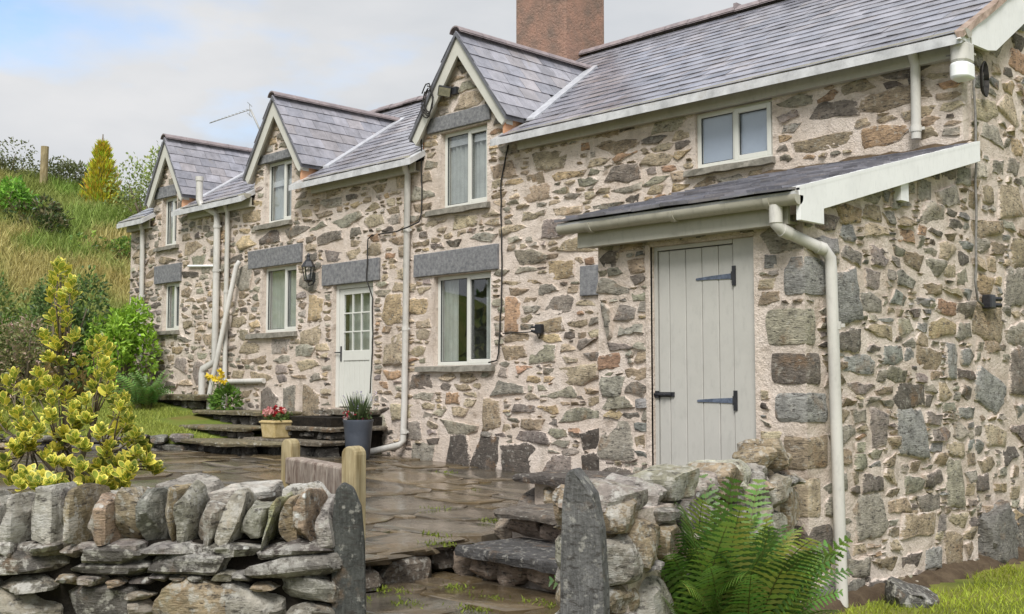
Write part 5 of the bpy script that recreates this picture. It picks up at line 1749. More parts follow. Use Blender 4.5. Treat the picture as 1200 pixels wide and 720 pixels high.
def bush(name, base, rx, ry, hz, nleaf, cols, L_, label, cat, group=None, seed=1, lobes=7, W_=None, stems=6, wild=.0, trunk_name='stem', stemcol=None):
    r = random.Random(seed)
    z0 = float(hgt(base[0], base[1]))
    root = empty(name, (base[0], base[1], z0), label, cat, group)
    lob = []
    for k in range(lobes):
        t = r.uniform(0, 6.28)
        q_ = math.sqrt(r.uniform(0, 1)) * .72
        zz = r.uniform(.28, .82)
        lob.append((base[0] + rx * q_ * math.cos(t), base[1] + ry * q_ * math.sin(t), z0 + hz * zz, r.uniform(.28, .48)))
    mb, ms = MB(), MB()
    for (x, y, z, s_) in lob:
        mid = (base[0] * .6 + x * .4 + r.uniform(-.1, .1) * rx, base[1] * .6 + y * .4, z0 + (z - z0) * .5)
        ms.tube([(base[0] + r.uniform(-.05, .05), base[1] + r.uniform(-.05, .05), z0 - .05), mid, (x, y, z)], [.045 * hz / 1.5, .028 * hz / 1.5, .010], 5)
    for _ in range(nleaf):
        x, y, z, s_ = lob[r.randrange(lobes)]
        d = rdir(r, .15)
        rad = (.55 + .5 * r.random() ** .6) * (1 + wild * r.random())
        p = (x + d[0] * rx * s_ * rad, y + d[1] * ry * s_ * rad, max(z0 + .02, z + d[2] * hz * s_ * .8 * rad))
        dd = d * .7 + rdir(r, .3) * .8
        L = L_ * r.uniform(.6, 1.3)
        c_ = r.choice(cols)
        s2 = r.uniform(.65, 1.35)
        mb.add(leaf_quad(p, dd, rdir(r, .5), L, (W_ or L_ * .5) * r.uniform(.7, 1.2)), [(0, 1, 2, 3)], tuple(q_ * s2 * 1.8 for q_ in c_))
    ms.build(trunk_name, BARK, root, True)
    mb.build('foliage', LEAF, root, kind='stuff')
    return root
G1, G2, G3, GY, GD = (.10, .17, .03), (.07, .12, .03), (.15, .21, .04), (.32, .30, .03), (.035, .06, .02)
bush('broadleaf_shrub', (-20.3, 9.7), .8, .65, 1.7, 2600, [(.17, .27, .03), (.20, .30, .04), (.12, .20, .03)], .12, 'bright green leafy shrub against the far end of the cottage', 'shrub', seed=3)
bush('dark_shrub', (-21.3, 9.0), 1.1, .9, 2.2, 2600, [GD, G2, (.06, .09, .03)], .11, 'dark green shrub beside the bright leafy one at the far house corner', 'shrub', seed=4)
bush('rose_bush', (-20.9, 8.1), 1.2, 1.0, 1.55, 3000, [(.12, .13, .05), (.10, .12, .05), (.16, .14, .07), (.20, .15, .11)], .085, 'low brownish rose bush with pale pink flowers below the hill', 'shrub', seed=5)
bush('dull_shrub', (-22.6, 8.6), 1.2, 1.1, 2.4, 2600, [G2, (.09, .12, .04), (.13, .15, .05)], .10, 'grey-green shrub at the foot of the grassy bank', 'shrub', seed=6)
bush('low_shrub', (-21.8, 7.0), 1.3, 1.2, 1.7, 2600, [G2, GD, (.08, .12, .03)], .11, 'mid green rounded shrub at the far edge of the lawn', 'shrub', seed=16)
bush('hillside_shrub', (-29.5, 11.75), .95, .95, 1.0, 900, [GD, (.06, .075, .03), (.09, .08, .04)], .14, 'small dark shrub alone on the grassy bank', 'shrub', seed=7)
bush('hillside_shrub', (-30.6, 11.15), .8, .8, .9, 900, [(.12, .24, .03), (.09, .18, .03)], .15, 'bright green round bush on the bank at the picture edge', 'shrub', seed=8)
bush('hillside_shrub', (-28.2, 13.0), .9, .9, .7, 500, [G3, G2], .14, 'flat pale green shrub on the bank below the conifer', 'shrub', seed=18)
for i, (x, y, h_, lb) in enumerate([(-33.2, 12.2, 1.1, 'tangled dark hedge bush on the skyline left of the wooden post'), (-33.0, 13.5, 1.05, 'tangled dark hedge bush on the skyline right of the wooden post'), (-32.8, 14.3, .9, 'small dark scrub bush just left of the yellow conifer'), (-31.4, 15.0, .9, 'brownish scrub at the foot of the yellow conifer'), (-33.6, 11.2, .7, 'dark scrub bush on the skyline at the picture edge')]):
    bush('scrub_bush', (x, y), 1.1, 1.1, h_ * .8, 1100, [(.07, .085, .035), (.07, .075, .035), (.09, .10, .04)], .11, lb, 'shrub', 'scrub bushes along the skyline', seed=30 + i, wild=.2)
bush('leafy_thorn_tree', (-29.2, 14.5), 1.3, 1.1, 2.5, 2200, [(.15, .19, .05), (.12, .16, .05), (.19, .21, .07)], .11, 'loose pale green thorn bush behind the leftmost dormer', 'shrub', seed=9, lobes=12, wild=.35)
bush('leafy_thorn_tree', (-27.6, 15.2), 1.6, 1.2, 2.1, 1500, [(.10, .13, .04), (.07, .10, .03)], .11, 'dense green thicket low behind the leftmost dormer', 'shrub', seed=10, lobes=10, wild=.5)
# bare twigs behind the left dormer roof
tw = empty('bare_twig_bush', (-27.0, 17.0, float(hgt(-27.0, 17.0))), 'almost leafless twiggy bush showing above the leftmost dormer ridge', 'bush')
r = random.Random(14)
mb, ml_ = MB(), MB()
zb = float(hgt(-27.0, 17.0))
for k in range(34):
    x, y = -27.0 + r.uniform(-1.2, 3.2), 17.0 + r.uniform(-.9, 1.0)
    top = r.uniform(7.0, 8.45) - .25 * abs(x + 27.2)
    p0 = np.array((x * .5 - 13.5, 17.0, zb)); p2 = np.array((x, y, top)); p1 = (p0 + p2) / 2 + np.array((r.uniform(-.2, .2), 0, .3))
    mb.tube([p0, p1, p2], [.03, .018, .006], 4)
    for m in range(5):
        t = r.uniform(.45, 1)
        q_ = p1 + (p2 - p1) * t
        e_ = q_ + rdir(r, .4) * r.uniform(.25, .6)
        mb.tube([q_, e_], [.008, .004], 3)
        for _ in range(2):
            ml_.add(leaf_quad(q_ + (e_ - q_) * r.random(), rdir(r), rdir(r), .09, .05), [(0, 1, 2, 3)], (.13, .14, .06))
mb.build('branch', BARK, tw); ml_.build('foliage', LEAF, tw, kind='stuff')
# golden conifer
cz = float(hgt(-31.3, 14.1))
con = empty('golden_conifer', (-31.3, 14.1, cz), 'golden yellow conifer standing on the hill skyline', 'conifer tree')
r = random.Random(15)
MB().tube([(-31.3, 14.1, cz - .1), (-31.3, 14.1, cz + 1.2), (-31.28, 14.1, cz + 2.2)], [.09, .06, .015], 6).build('trunk', BARK, con, True)
mb = MB()
for _ in range(3000):
    t = r.random() ** 1.2
    z = cz + .1 + 1.8 * t
    rad = (.43 * (1 - t) ** .75 + .04) * (1 + .35 * math.sin(t * 17 + 2 * math.sin(t * 40))) * r.uniform(.55, 1.08)
    if t < .12: rad *= .7
    a_ = r.uniform(0, 6.283)
    p = (-31.3 + rad * math.cos(a_), 14.1 + rad * math.sin(a_), z)
    c_ = r.choice(((.58, .54, .06), (.50, .50, .06), (.66, .56, .07), (.34, .37, .05), (.36, .25, .07) if a_ < 1.6 and t < .4 else (.55, .52, .06)))
    mb.add(leaf_quad(p, (math.cos(a_) * .7 + r.uniform(-.4, .4), math.sin(a_) * .7 + r.uniform(-.4, .4), 1.1), rdir(r), r.uniform(.12, .24), .045), [(0, 1, 2, 3)], tuple(q_ * r.uniform(.7, 1.25) for q_ in c_))
mb.build('crown', LEAF, con, kind='stuff')
pz = float(hgt(-32.4, 12.87))
po = MB().tube([(-32.4, 12.87, pz - .3), (-32.38, 12.88, 8.50)], .115, 8, (.2, .2, .2)).build('fence_post', TIMBER, None, True, sharp=45)
tagit(po, 'lone weathered wooden post on the skyline of the grassy bank', 'post')
# sword-leaved plant
sz_ = float(hgt(-22.0, 7.9))
fx_ = empty('sword_leaf_plant', (-22.0, 7.9, sz_), 'clump of bright sword-shaped leaves behind the shrubs at the picture edge', 'plant')
r = random.Random(19)
mb = MB()
for k in range(60):
    a_ = r.uniform(0, 6.28)
    L = r.uniform(1.3, 2.0)
    b_ = np.array((-22.0 + r.uniform(-.2, .2), 7.9 + r.uniform(-.2, .2), sz_))
    d = np.array((math.cos(a_) * .35, math.sin(a_) * .35, 1.0))
    side = np.array((-math.sin(a_), math.cos(a_), 0)) * .035
    m_ = b_ + d * L * .6
    tip = b_ + d * L + np.array((math.cos(a_), math.sin(a_), -.6)) * .25
    g = r.uniform(.8, 1.2)
    mb.add([b_ - side * .6, b_ + side * .6, m_ + side, m_ - side, tip], [(0, 1, 2, 3), (3, 2, 4)], (.13 * g, .27 * g, .03 * g))
mb.build('leaves', LEAF, fx_, kind='stuff')

# wood beyond the garden, seen in the window panes
r = random.Random(91)
mb = MB()
for k in range(26):
    t_ = r.uniform(0, 1)
    x, y = -23 - 12 * t_ + r.uniform(-3, 3), -4.5 - 15 * t_ + r.uniform(-3, 3)
    if y > -.12 * x - 4.4: y -= 3.5
    z = float(hgt(x, y))
    R_, H_ = r.uniform(1.2, 2.4), r.uniform(2.5, 6.0)
    mb.tube([(x, y, z - .2), (x, y, z + H_ * .6)], [.14, .06], 5, (.12, .10, .07))
    g_ = r.uniform(.6, 1.4)
    for m in range(330):
        d = rdir(r)
        p = np.array((x, y, z + H_ * .6)) + d * np.array((R_, R_, H_ * .42)) * r.uniform(.5, 1.05)
        mb.add(leaf_quad(p, rdir(r), rdir(r), .5, .3), [(0, 1, 2, 3)], (.11 * g_ * r.uniform(.6, 1.4), .14 * g_, .04))
mb.build('woodland', LEAF, None, kind='stuff')
# ferns
def fern(base, label, seed, nf, L0_, L1_, cols, group=None, spread=1.0, aim=None, npin=26):
    r = random.Random(seed)
    root = empty('fern', base, label, 'fern', group)
    for k in range(nf):
        a_ = 2 * math.pi * (k + r.uniform(-.4, .4)) / nf * 1.0 + (k % 3) * 2.1
        L = r.uniform(L0_, L1_)
        if L1_ > 1:
            dr0 = math.cos(a_) * RT[0] + math.sin(a_) * RT[1]
            L *= .84 if dr0 > .3 else (.88 if dr0 < -.4 else 1)
        lean_ = r.uniform(.15, 1.0) * spread
        d = np.array((math.cos(a_), math.sin(a_), 0))
        pts = []
        cr = min(.2, .2 * L1_) * math.sqrt(r.random()); ca_ = r.uniform(0, 6.28)
        p = np.array(base, float) + np.array((math.cos(ca_), math.sin(ca_), 0)) * cr
        a_ += r.uniform(-.5, .5)
        ang = math.radians(r.uniform(66, 90)) - lean_ * .42
        n = npin
        bow = r.uniform(-.012, .012)
        for i in range(n + 1):
            pts.append(p.copy())
            ang -= (lean_ * 1.9 + .25) / n * (i / n) ** .8 * 1.6
            p = p + (d * math.cos(ang) + np.array((0, 0, 1)) * math.sin(ang) + np.array((-d[1], d[0], 0)) * bow * i * .6) * L / n
        c0 = r.choice(cols)
        g = r.uniform(.7, 1.3)
        tw_ = r.uniform(-.9, .9)
        mb = MB()
        mb.tube(pts, [.005 * (1 - i / n) + .0015 for i in range(n + 1)], 4, (.16, .16, .05), cap=False)
        for i in range(3, n + 1):
            t = i / n
            fl_ = L * (.15 if L1_ > 1 else .17) * (math.sin(math.pi * min(1, (t * .93 + .02)) ** .8) ** .75) * (1 if t > .12 else .5) + .008
            ax = pts[i] - pts[i - 1]
            ax /= np.linalg.norm(ax)
            side = np.cross(ax, (0, 0, 1)); side /= max(1e-6, np.linalg.norm(side))
            nn = np.cross(side, ax)
            side = side * math.cos(tw_) + nn * math.sin(tw_)
            up = np.cross(side, ax)
            for sg in (-1, 1):
                pd = side * sg * .9 + ax * .42 - up * .0
                pd /= np.linalg.norm(pd)
                w_ = L / n * .46
                droop = -.18 * fl_
                m = 8
                V, F = [], []
                q0 = pts[i]
                for j in range(m + 1):
                    tt = j / m
                    c_ = q0 + pd * fl_ * tt + np.array((0, 0, 1)) * droop * tt * tt
                    ww = w_ * (1 - tt) ** .6 * (1 if j % 2 else .5) + .0006
                    V += [c_ + ax * ww + pd * fl_ * .04 * (j % 2), c_ - ax * ww + pd * fl_ * .04 * (j % 2)]
                    if j: F.append((2 * j - 2, 2 * j - 1, 2 * j + 1, 2 * j))
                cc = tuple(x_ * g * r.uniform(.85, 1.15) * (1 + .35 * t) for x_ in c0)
                mb.add(V, F, cc)
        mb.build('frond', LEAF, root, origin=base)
    return root
FC = [(.09, .17, .04), (.11, .195, .04), (.16, .25, .05), (.07, .135, .035), (.26, .30, .065), (.12, .215, .045)]
fern((-3.64, 5.10, .0), 'large green fern in front of the mortared garden wall', 3, 230, .72, 1.22, FC, spread=.46, npin=30)
fern((-19.0, 9.45, float(hgt(-19.0, 9.45))), 'green fern on the lawn under the leftmost lower window', 12, 36, .55, .85, [(.13, .22, .06), (.10, .19, .05)], spread=.7, npin=16)

# variegated shrub behind the front wall
r = random.Random(23)
vb = np.array((-6.36, 2.74, .15))
vs = empty('variegated_shrub', tuple(vb), 'yellow and green variegated shrub rising behind the dry-stone wall', 'shrub')
def pt(px, py, t): # offline picture measurements turned into metres by depth
    d = FW + RT * (px - 600) / FPX + UP * (360 - py) / FPX
    return np.array((0, 0, EYE)) + d * t
TIPS = [(-6.44, 2.82, 2.26), (-6.52, 2.72, 1.98), (-6.40, 2.84, 1.93)]
sprays = [(68, 312, 6.4, 0), (76, 318, 6.4, 0), (62, 330, 6.4, 0), (84, 332, 6.4, 0), (72, 350, 6.4, 0), (70, 388, 6.42, 0), (70, 325, 6.4, 0), (60, 345, 6.42, 0), (85, 343, 6.38, 0), (78, 372, 6.4, 0), (62, 372, 6.45, 1), (88, 395, 6.35, 1), (52, 395, 6.45, 1), (66, 405, 6.35, 1), (58, 420, 6.4, 1), (70, 425, 6.42, 1),
          (117, 402, 6.3, 2), (108, 408, 6.35, 2), (126, 412, 6.28, 2), (122, 428, 6.3, 2), (130, 440, 6.3, 2), (116, 442, 6.36, 2), (128, 458, 6.25, 2), (95, 425, 6.5, 1),
          (45, 438, 6.5, 3), (55, 450, 6.3, 3), (40, 455, 6.4, 3), (68, 448, 6.4, 3), (78, 462, 6.3, 3), (30, 470, 6.5, 3),
          (8, 448, 6.4, 4), (16, 440, 6.5, 4), (4, 470, 6.3, 4), (28, 455, 6.4, 4), (20, 485, 6.3, 4), (2, 500, 6.4, 4),
          (145, 470, 6.3, 5), (140, 485, 6.2, 5), (150, 492, 6.3, 5), (160, 510, 6.25, 5), (135, 505, 6.2, 5), (172, 541, 6.2, 5), (180, 548, 6.25, 5), (150, 520, 6.3, 5),
          (100, 470, 6.2, 2), (105, 490, 6.1, 2), (92, 500, 6.15, 3), (85, 480, 6.25, 3), (115, 512, 6.1, 5), (128, 525, 6.05, 5), (98, 525, 6.05, 3), (75, 510, 6.1, 3), (60, 490, 6.15, 3), (45, 505, 6.1, 4),
          (35, 525, 6.05, 4), (15, 525, 6.1, 4), (5, 540, 6.1, 4), (55, 535, 6.05, 4), (75, 545, 6.0, 3), (95, 550, 6.0, 3), (118, 548, 6.0, 5), (140, 545, 6.0, 5), (105, 570, 5.95, 3), (50, 565, 5.98, 4),
          (30, 560, 5.98, 4), (70, 570, 5.95, 3), (88, 578, 5.92, 3), (128, 572, 5.95, 5), (148, 562, 6.0, 5), (12, 565, 6.0, 4), (-12, 480, 6.3, 4), (-20, 530, 6.1, 4), (60, 468, 6.35, 3), (110, 455, 6.4, 2), (86, 440, 6.6, 1), (25, 500, 6.3, 4), (135, 470, 6.4, 5), (152, 540, 6.1, 5), (168, 528, 6.3, 5)]
NODES = [pt(72, 440, 6.42), pt(74, 470, 6.42), pt(112, 490, 6.35), pt(72, 520, 6.35), pt(35, 520, 6.35), pt(118, 530, 6.25)]
forks = [pt(80, 520, 6.4), pt(80, 540, 6.4), pt(95, 540, 6.38), pt(80, 560, 6.36), pt(70, 560, 6.36), pt(100, 560, 6.34)]
mbs = MB()
leafA = []
for nd, fk in zip(NODES, forks):
    mbs.tube([vb, (vb + fk) / 2 + np.array((.02, .02, 0)), fk, nd], [.026, .022, .018, .013], 6, (.2, .16, .1))
mbs.tube([NODES[0], pt(70, 400, 6.41), pt(71, 350, 6.4), pt(71, 322, 6.4)], [.013, .010, .008, .005], 6)
mbs.build('stem', BARK, vs, True)
def vleaf_mesh():
    """obovate leaf in local x (along) y: green inner ring, yellow margin, slight cup"""
    n = 12
    V, F, C = [(0, 0, 0)], [], []
    inner, outer = [], []
    for k in range(n + 1):
        t = k / n
        x = t
        wd = .26 * math.sin(math.pi * t ** 1.25) ** .72
        outer.append((x, wd))
    V = []
    C = []
    green, yel = (.27, .34, .05), (.84, .74, .15)
    def ring(sc, col, lift):
        pts = []
        for x, wd in outer: pts.append((.5 + (x - .5) * sc, wd * sc))
        for x, wd in outer[-2:0:-1]: pts.append((.5 + (x - .5) * sc, -wd * sc))
        b = len(V)
        for x, y in pts:
            V.append((x, y, lift + .5 * y * y - .10 * (x - .4) ** 2))
            C.append(col)
        return b, len(pts)
    b0, m = ring(1.0, yel, 0); b1, _ = ring(.80, yel, 0); b2, _ = ring(.74, green, 0); b3, _ = ring(.35, (.31, .38, .055), 0)
    for a_, b_ in ((b0, b1), (b1, b2), (b2, b3)):
        for k in range(m): F.append((a_ + k, a_ + (k + 1) % m, b_ + (k + 1) % m, b_ + k))
    F.append(tuple(b3 + k for k in range(m)))
    return V, F, C
LV, LF_, LC = vleaf_mesh()
variants = []
for k in range(5):
    sc_ = (1, 1.15, .85, 1.05, .7)[k]
    yw = (1, .85, 1.1, 1.25, .6)[k]
    me = bpy.data.meshes.new('leaf')
    me.from_pydata(LV, [], LF_)
    me.materials.append(LEAF)
    at = me.color_attributes.new('tint', 'FLOAT_COLOR', 'POINT')
    cc = np.ones((len(LV), 4), np.float32)
    ca_ = np.array(LC)
    if k == 3: ca_ = ca_ * .35 + np.array((.80, .68, .10)) * .65
    if k == 4: ca_ = ca_ * (.65, .75, .9)
    cc[:, :3] = ca_ * sc_
    at.data.foreach_set('color', cc.ravel())
    me.polygons.foreach_set('use_smooth', [True] * len(LF_))
    variants.append((me, cc[:, :3]))
def leaf_frame(d, up):
    d = d / np.linalg.norm(d)
    s_ = np.cross(up, d); s_ /= max(1e-6, np.linalg.norm(s_))
    n_ = np.cross(d, s_)
    return np.stack([d, s_, n_], 1)
twigs = MB()
LEAVES = []
sprays += [(a_ + r.uniform(-14, 14), b_ + r.uniform(-10, 12), c_ + r.uniform(-.15, .15), d_) for a_, b_, c_, d_ in sprays if b_ > 470]
for (px, py, t, g) in sprays:
    tip = pt(px, py, t + r.uniform(-.12, .12))
    nd = NODES[g]
    if g == 0 or py < NODES[1][2] * 0 + 430 and g == 1: nd = np.array(NODES[0]) + (np.array(tip) - NODES[0]) * .35 + np.array((0, 0, -.02))
    mid = (nd + tip) / 2 + np.array((r.uniform(-.03, .03), r.uniform(-.03, .03), -.03))
    twigs.tube([nd, mid, tip], [.007, .005, .003], 5, (.2, .2, .08))
    ax = tip - mid
    ax = ax / np.linalg.norm(ax) * .6 + np.array((0, 0, .9)) + rdir(r) * .25
    ax /= np.linalg.norm(ax)
    e1 = np.cross(ax, (0.3, .8, .1)); e1 /= np.linalg.norm(e1)
    e2 = np.cross(ax, e1)
    nlv = r.randrange(16, 25)
    for k in range(nlv):
        a_ = k * 2.4 + r.uniform(-.3, .3)
        q_ = k / nlv
        open_ = .28 + .95 * q_
        rad = e1 * math.cos(a_) + e2 * math.sin(a_)
        d = ax * math.cos(open_) + rad * math.sin(open_)
        p = tip - ax * (.075 * q_ + .0) + ax * .012
        if q_ > .55: p = tip + (mid - tip) * (q_ - .45) * .75
        L = r.uniform(.048, .076) * (1 if q_ > .2 else .75)
        up = ax - d * np.dot(ax, d) + rdir(r) * .35
        LEAVES.append((p, leaf_frame(d, up) * L, r.choices(range(5), (4, 3, 3, 2, 2))[0]))
twigs.build('twig', BARK, vs, True)
LEAVES.sort(key=lambda q_: np.dot(q_[0] - (0, 0, EYE), FW))
rest = MB()
cnt = 0
for (p, R_, vi) in LEAVES:
    x_, y_, _ = project(p)
    if cnt < 290 and -5 < x_ < 1200 and y_ < 575:
        o = bpy.data.objects.new('leaf', variants[vi][0])
        COL.objects.link(o)
        o.parent = vs
        Mx = Matrix([[*R_[0], p[0] - vb[0]], [*R_[1], p[1] - vb[1]], [*R_[2], p[2] - vb[2]], [0, 0, 0, 1]])
        o.matrix_local = Mx
        cnt += 1
    else:
        P = np.array(LV) @ R_.T + p
        rest.add(P.tolist(), LF_, variants[vi][1].tolist())
rest.build('leaves', LEAF, vs, True, kind='stuff')

# ------------------------------------------------------------------ pots and flowers
pc = (-12.90, 9.62)
pot = empty('grey_planter', (pc[0], pc[1], tz(*pc)), 'tall dark grey planter with lavender and red flowers by the front steps', 'planter')
zp = tz(*pc) + .005
MB().lathe([(.155, 0), (.165, .02), (.205, .50), (.215, .52), (.215, .545), (.195, .545), (.19, .48)], (pc[0], pc[1], zp), 28).build('pot', POTGREY, pot, True, sharp=40)
MB().lathe([(.15, .44), (.19, .49)], (pc[0], pc[1], zp), 16).build('soil', SOIL_SHADE, pot)
r = random.Random(31)
mb, mp_ = MB(), MB()
for k in range(260):
    a_, q_ = r.uniform(0, 6.28), r.random()
    b_ = np.array((pc[0] + .13 * math.cos(a_) * q_, pc[1] + .13 * math.sin(a_) * q_, zp + .5))
    d = np.array((math.cos(a_) * .55 * q_ + r.uniform(-.25, .25), math.sin(a_) * .55 * q_ + r.uniform(-.25, .25), 1))
    L = r.uniform(.14, .46)
    s_ = np.array((-math.sin(a_), math.cos(a_), 0)) * .007
    g = r.uniform(.6, 1.3)
    mb.add([b_ - s_, b_ + s_, b_ + d * L * .6 + s_, b_ + d * L * .6 - s_, b_ + d * L], [(0, 1, 2, 3), (3, 2, 4)], (.10 * g, .14 * g, .06 * g))
    if k % 7 == 0:
        for m in range(5): mp_.add(leaf_quad(b_ + d * (L - .012 * m), rdir(r, .4), rdir(r), .022, .014), [(0, 1, 2, 3)], (.30, .26, .42))
for k in range(240):
    a_, q_ = r.uniform(0, 6.28), math.sqrt(r.random())
    p = (pc[0] + .19 * math.cos(a_) * q_, pc[1] + .19 * math.sin(a_) * q_, zp + .52 + r.uniform(0, .13))
    mb.add(leaf_quad(p, rdir(r, .3), rdir(r, .6), .045, .03), [(0, 1, 2, 3)], r.choice(((.10, .17, .05), (.15, .04, .05), (.08, .13, .04))))
for k in range(26):
    a_ = r.uniform(3.0, 5.6)
    p = np.array((pc[0] + .2 * math.cos(a_), pc[1] + .2 * math.sin(a_), zp + .56 + r.uniform(-.02, .1)))
    c_ = r.choice(((.35, .02, .04), (.45, .06, .08), (.5, .42, .4)))
    for m in range(5): mp_.add(leaf_quad(p, rdir(r), rdir(r), .028, .024), [(0, 1, 2, 3)], c_)
mb.build('foliage', LEAF, pot, kind='stuff'); mp_.build('flowers', PETAL, pot, kind='stuff')

p2 = (-14.66, 9.42)
pl = empty('stone_planter', (p2[0], p2[1], .83), 'small yellowed stone planter with pink and red flowers on the door step', 'planter')
v = []
mb = MB()
mb.hexa([(p2[0] - .17, p2[1] - .15, .832), (p2[0] + .17, p2[1] - .15, .832), (p2[0] + .17, p2[1] + .15, .832), (p2[0] - .17, p2[1] + .15, .832),
         (p2[0] - .20, p2[1] - .175, 1.10), (p2[0] + .20, p2[1] - .175, 1.10), (p2[0] + .20, p2[1] + .175, 1.10), (p2[0] - .20, p2[1] + .175, 1.10)])
mb.build('trough', POTSTONE, pl, bevel=.02)
mb = MB().box(p2[0] - .212, p2[0] + .212, p2[1] - .187, p2[1] + .187, 1.06, 1.085)
mb.build('rim', POTSTONE, pl, bevel=.008)
r = random.Random(33)
mb, mp_ = MB(), MB()
for k in range(200):
    p = (p2[0] + r.uniform(-.2, .2), p2[1] + r.uniform(-.17, .17), 1.10 + r.uniform(0, .10))
    mb.add(leaf_quad(p, rdir(r, .3), rdir(r, .6), .06, .04), [(0, 1, 2, 3)], r.choice(((.09, .15, .04), (.12, .18, .05), (.07, .11, .03))))
for k in range(22):
    p = np.array((p2[0] + r.uniform(-.18, .18), p2[1] + r.uniform(-.2, .1), 1.17 + r.uniform(0, .12)))
    c_ = r.choice(((.55, .06, .06), (.6, .25, .25), (.62, .36, .32), (.45, .03, .04)))
    for m in range(9): mp_.add(leaf_quad(p, rdir(r), rdir(r), .05, .04), [(0, 1, 2, 3)], c_)
mb.build('foliage', LEAF, pl, kind='stuff'); mp_.build('flowers', PETAL, pl, kind='stuff')
gp = (-15.02, 9.70)
go = MB().lathe([(.10, 0), (.105, .01), (.125, .30), (.135, .31), (.135, .325), (.12, .325), (.115, .27)], (gp[0], gp[1], .832), 20).build('zinc_pot', ZINC, None, True, sharp=40)
tagit(go, 'small pale zinc pot behind the yellowed stone planter', 'pot')
# yellow flowering plant beside the pipes
yp_ = (-17.35, 10.12)
yl_ = empty('yellow_flower_plant', (yp_[0], yp_[1], 1.2), 'green plant with yellow flowers at the foot of the drainpipes', 'plant')
r = random.Random(35)
mb, mp_ = MB(), MB()
for k in range(420):
    d = rdir(r, .3)
    p = np.array((yp_[0], yp_[1], 1.36)) + d * np.array((.32, .22, .26)) * r.uniform(.5, 1)
    p[2] = max(p[2], 1.22)
    mb.add(leaf_quad(p, d + rdir(r) * .6, rdir(r), .09, .05), [(0, 1, 2, 3)], r.choice(((.10, .20, .03), (.14, .25, .04), (.08, .15, .03))))
for (dx, dz_) in ((-.38, .58), (-.28, .55), (-.02, .52), (.1, .60), (.04, .66), (-.14, .54), (.16, .5)):
    mb.tube([(yp_[0] + dx * .4, yp_[1] - .05, 1.3), (yp_[0] + dx, yp_[1] - .12, 1.2 + dz_)], .006, 4, (.12, .2, .05))
    for m in range(12): mp_.add(leaf_quad(np.array((yp_[0] + dx, yp_[1] - .14, 1.2 + dz_)), rdir(r), rdir(r), .075, .055), [(0, 1, 2, 3)], (.75, .58, .05))
mb.build('foliage', LEAF, yl_, kind='stuff'); mp_.build('flowers', PETAL, yl_, kind='stuff')
# pale pink roses of the bush
rb = [o_ for o_ in bpy.data.objects if o_.name == 'rose_bush'][0]
mp_ = MB()
for k in range(38):
    d = rdir(r, .4)
    p = np.array((-20.9, 8.1, float(hgt(-20.9, 8.1)) + .8)) + d * np.array((1.15, .95, .75))
    for m in range(6): mp_.add(leaf_quad(p, rdir(r), rdir(r), .05, .04), [(0, 1, 2, 3)], (.62, .44, .40))
mp_.build('flowers', PETAL, rb, kind='stuff')

# ------------------------------------------------------------------ grass
def blades(name, X, Y_, Z, H_, W_, cols, mat, seed, lean=.35):
    g = np.random.default_rng(seed)
    n = len(X)
    a_ = g.uniform(0, 2 * np.pi, n)
    s_ = np.stack([np.cos(a_), np.sin(a_), np.zeros(n)], -1) * (W_ / 2)[:, None]
    l_ = np.stack([g.normal(0, lean, n), g.normal(0, lean, n), np.ones(n)], -1)
    l_ /= np.linalg.norm(l_, axis=1)[:, None]
    B = np.stack([X, Y_, Z], -1)
    bend = np.stack([g.normal(0, lean, n), g.normal(0, lean, n), -np.abs(g.normal(0, .25, n))], -1)
    mid = B + l_ * (H_ * .55)[:, None]
    tip = B + l_ * H_[:, None] + bend * (H_ * .35)[:, None]
    V = np.stack([B - s_, B + s_, mid + s_ * .75, mid - s_ * .75, tip], 1).reshape(-1, 3)
    me = bpy.data.meshes.new(name)
    k = np.arange(n) * 5
    loops = np.stack([k, k + 1, k + 2, k + 3, k + 3, k + 2, k + 4], -1).ravel()
    starts = np.stack([np.arange(n) * 7, np.arange(n) * 7 + 4], -1).ravel()
    me.vertices.add(5 * n); me.vertices.foreach_set('co', V.ravel())
    me.loops.add(7 * n); me.loops.foreach_set('vertex_index', loops)
    me.polygons.add(2 * n); me.polygons.foreach_set('loop_start', starts)
    me.update(calc_edges=True)
    at = me.color_attributes.new('tint', 'FLOAT_COLOR', 'POINT')
    C = np.ones((5 * n, 4), np.float32)
    C[:, :3] = np.repeat(cols, 5, 0)
    at.data.foreach_set('color', C.ravel())
    me.materials.append(mat)
    o = bpy.data.objects.new(name, me)
    COL.objects.link(o)
    WL[o.name] = Vector((0, 0, 0))
    o['kind'] = 'stuff'
    return o
g = np.random.default_rng(5)
# bank
n = 150000
t_ = np.sqrt(g.uniform(20 ** 2, 41 ** 2, n)); a_ = g.uniform(-.56, -.26, n)
X = t_ * (FW[0] + RT[0] * a_); Y_ = t_ * (FW[1] + RT[1] * a_)
s_ = -.88 * X + .47 * Y_
ok = (s_ > 22.3) & (X < -22.0)
X, Y_ = X[ok], Y_[ok]
P = np.stack([X, Y_, 0 * X], -1)
f1, f2, f3 = fbm(P * .35, 3, 2), fbm(P * .9, 3, 6), fbm(P * .22 + 40, 3, 12)
base = np.array((.20, .23, .062))[None] * np.ones((len(X), 1))
w1 = sst(f1, -.1, .35)[:, None]; w2 = sst(f2, .05, .4)[:, None] * .75; w3 = sst(f3, .02, .35)[:, None] * .8
cols = base * (1 - w1) + np.array((.36, .31, .13)) * w1
cols = cols * (1 - w2) + np.array((.15, .25, .045)) * w2
cols = cols * (1 - w3) + np.array((.36, .25, .115)) * w3
cols *= 1.45 * g.uniform(.65, 1.35, (len(X), 1))
H_ = g.uniform(.22, .62, len(X)) * (1 + .4 * f2)
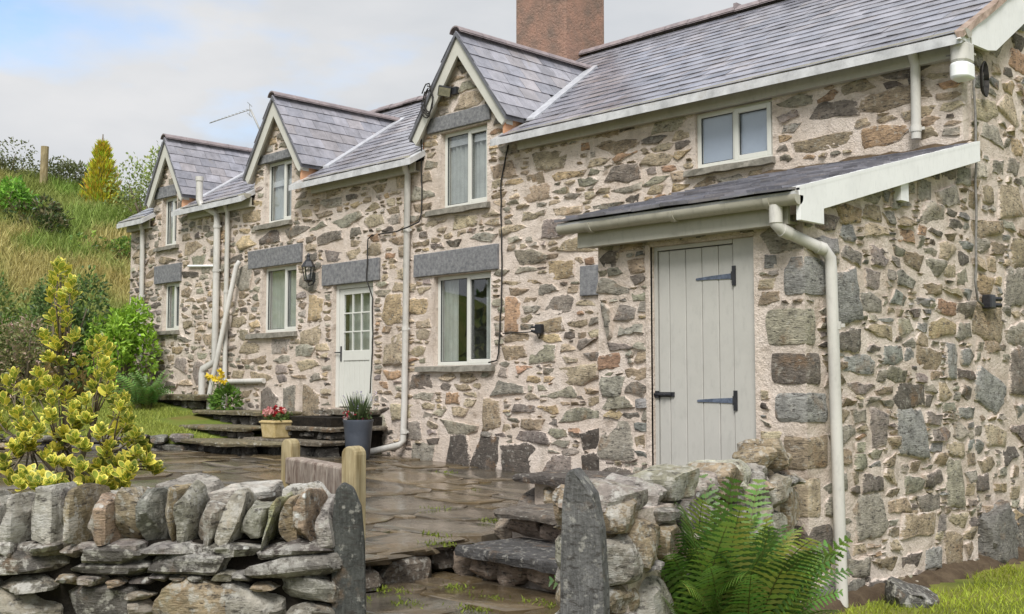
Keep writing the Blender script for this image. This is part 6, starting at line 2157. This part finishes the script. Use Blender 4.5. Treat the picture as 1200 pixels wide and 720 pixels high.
blades('bank_grass', X, Y_, hgt(X, Y_) - .03, H_, g.uniform(.015, .04, len(X)), cols, BLADE, 7, .4)
# lawn
n = 90000
X = g.uniform(-24, -15.8, n); Y_ = g.uniform(3.5, 10.4, n)
sd = (X - A0[0]) * -na[0] + (Y_ - A0[1]) * -na[1]
ok = (sd > -.08) & ~((X > -20.2) & (Y_ > 9.85)) & ~((X > -17.95) & (Y_ > 9.1)) & (-.88 * X + .47 * Y_ < 24.5)
X, Y_ = X[ok], Y_[ok]
cols = np.array((.27, .32, .06))[None] * g.uniform(.7, 1.35, (len(X), 1)) + np.array((.05, .03, .01))[None] * g.uniform(0, 1, (len(X), 1))
blades('lawn_grass', X, Y_, np.maximum(hgt(X, Y_), .80 + .165 * np.clip((X + 18.3) * -.707 + (Y_ - 6.72) * .707, 0, 3.4)) - .01, g.uniform(.03, .09, len(X)), g.uniform(.008, .016, len(X)), cols, BLADE, 8, .5)
# grass by the gable
n = 42000
X = g.uniform(-4.35, -1.2, n); Y_ = g.uniform(6.6, 14.5, n)
P = np.stack([X, Y_, 0 * X], -1)
edge = .22 * fbm(P * 1.6, 3, 3) + .12
ok = (X > -4.35 + .04 + edge * .8) | (fbm(P * 2.3, 3, 8) > .02)
X, Y_ = X[ok], Y_[ok]
f1 = fbm(np.stack([X, Y_, 0 * X], -1) * 1.4, 3, 4)[:, None]
cols = np.array((.26, .33, .035))[None] * (1 + .6 * f1) * g.uniform(.65, 1.4, (len(X), 1)) + np.array((.05, .02, .0))[None] * g.uniform(0, 1, (len(X), 1))
blades('gable_grass', X, Y_, hgt(X, Y_) - .005, g.uniform(.025, .085, len(X)), g.uniform(.004, .009, len(X)), cols, BLADE, 9, .55)
# moss and weeds in the paving
spots = [(-6.5, 5.6, .43), (-6.0, 5.35, .2), (-5.55, 5.25, .2), (-5.2, 5.35, .2), (-6.25, 4.95, .2), (-5.8, 4.75, .2), (-7.3, 6.9, .43), (-8.4, 7.2, .43), (-5.35, 4.9, .2), (-6.9, 5.9, .43), (-9.5, 8.7, .43), (-5.0, 5.4, .2), (-6.2, 4.6, .2), (-11, 9.6, .5), (-12, 8.9, .53)]
Xs, Ys, Zs = [], [], []
for (x, y, z) in spots:
    m = int(g.integers(25, 90))
    Xs.append(x + g.normal(0, .085, m)); Ys.append(y + g.normal(0, .05, m)); Zs.append(np.full(m, z))
X, Y_, Z = np.concatenate(Xs), np.concatenate(Ys), np.concatenate(Zs)
blades('paving_moss', X, Y_, Z, g.uniform(.012, .05, len(X)), g.uniform(.006, .014, len(X)), np.array((.15, .19, .02))[None] * g.uniform(.6, 1.4, (len(X), 1)), MOSS, 10, .8)
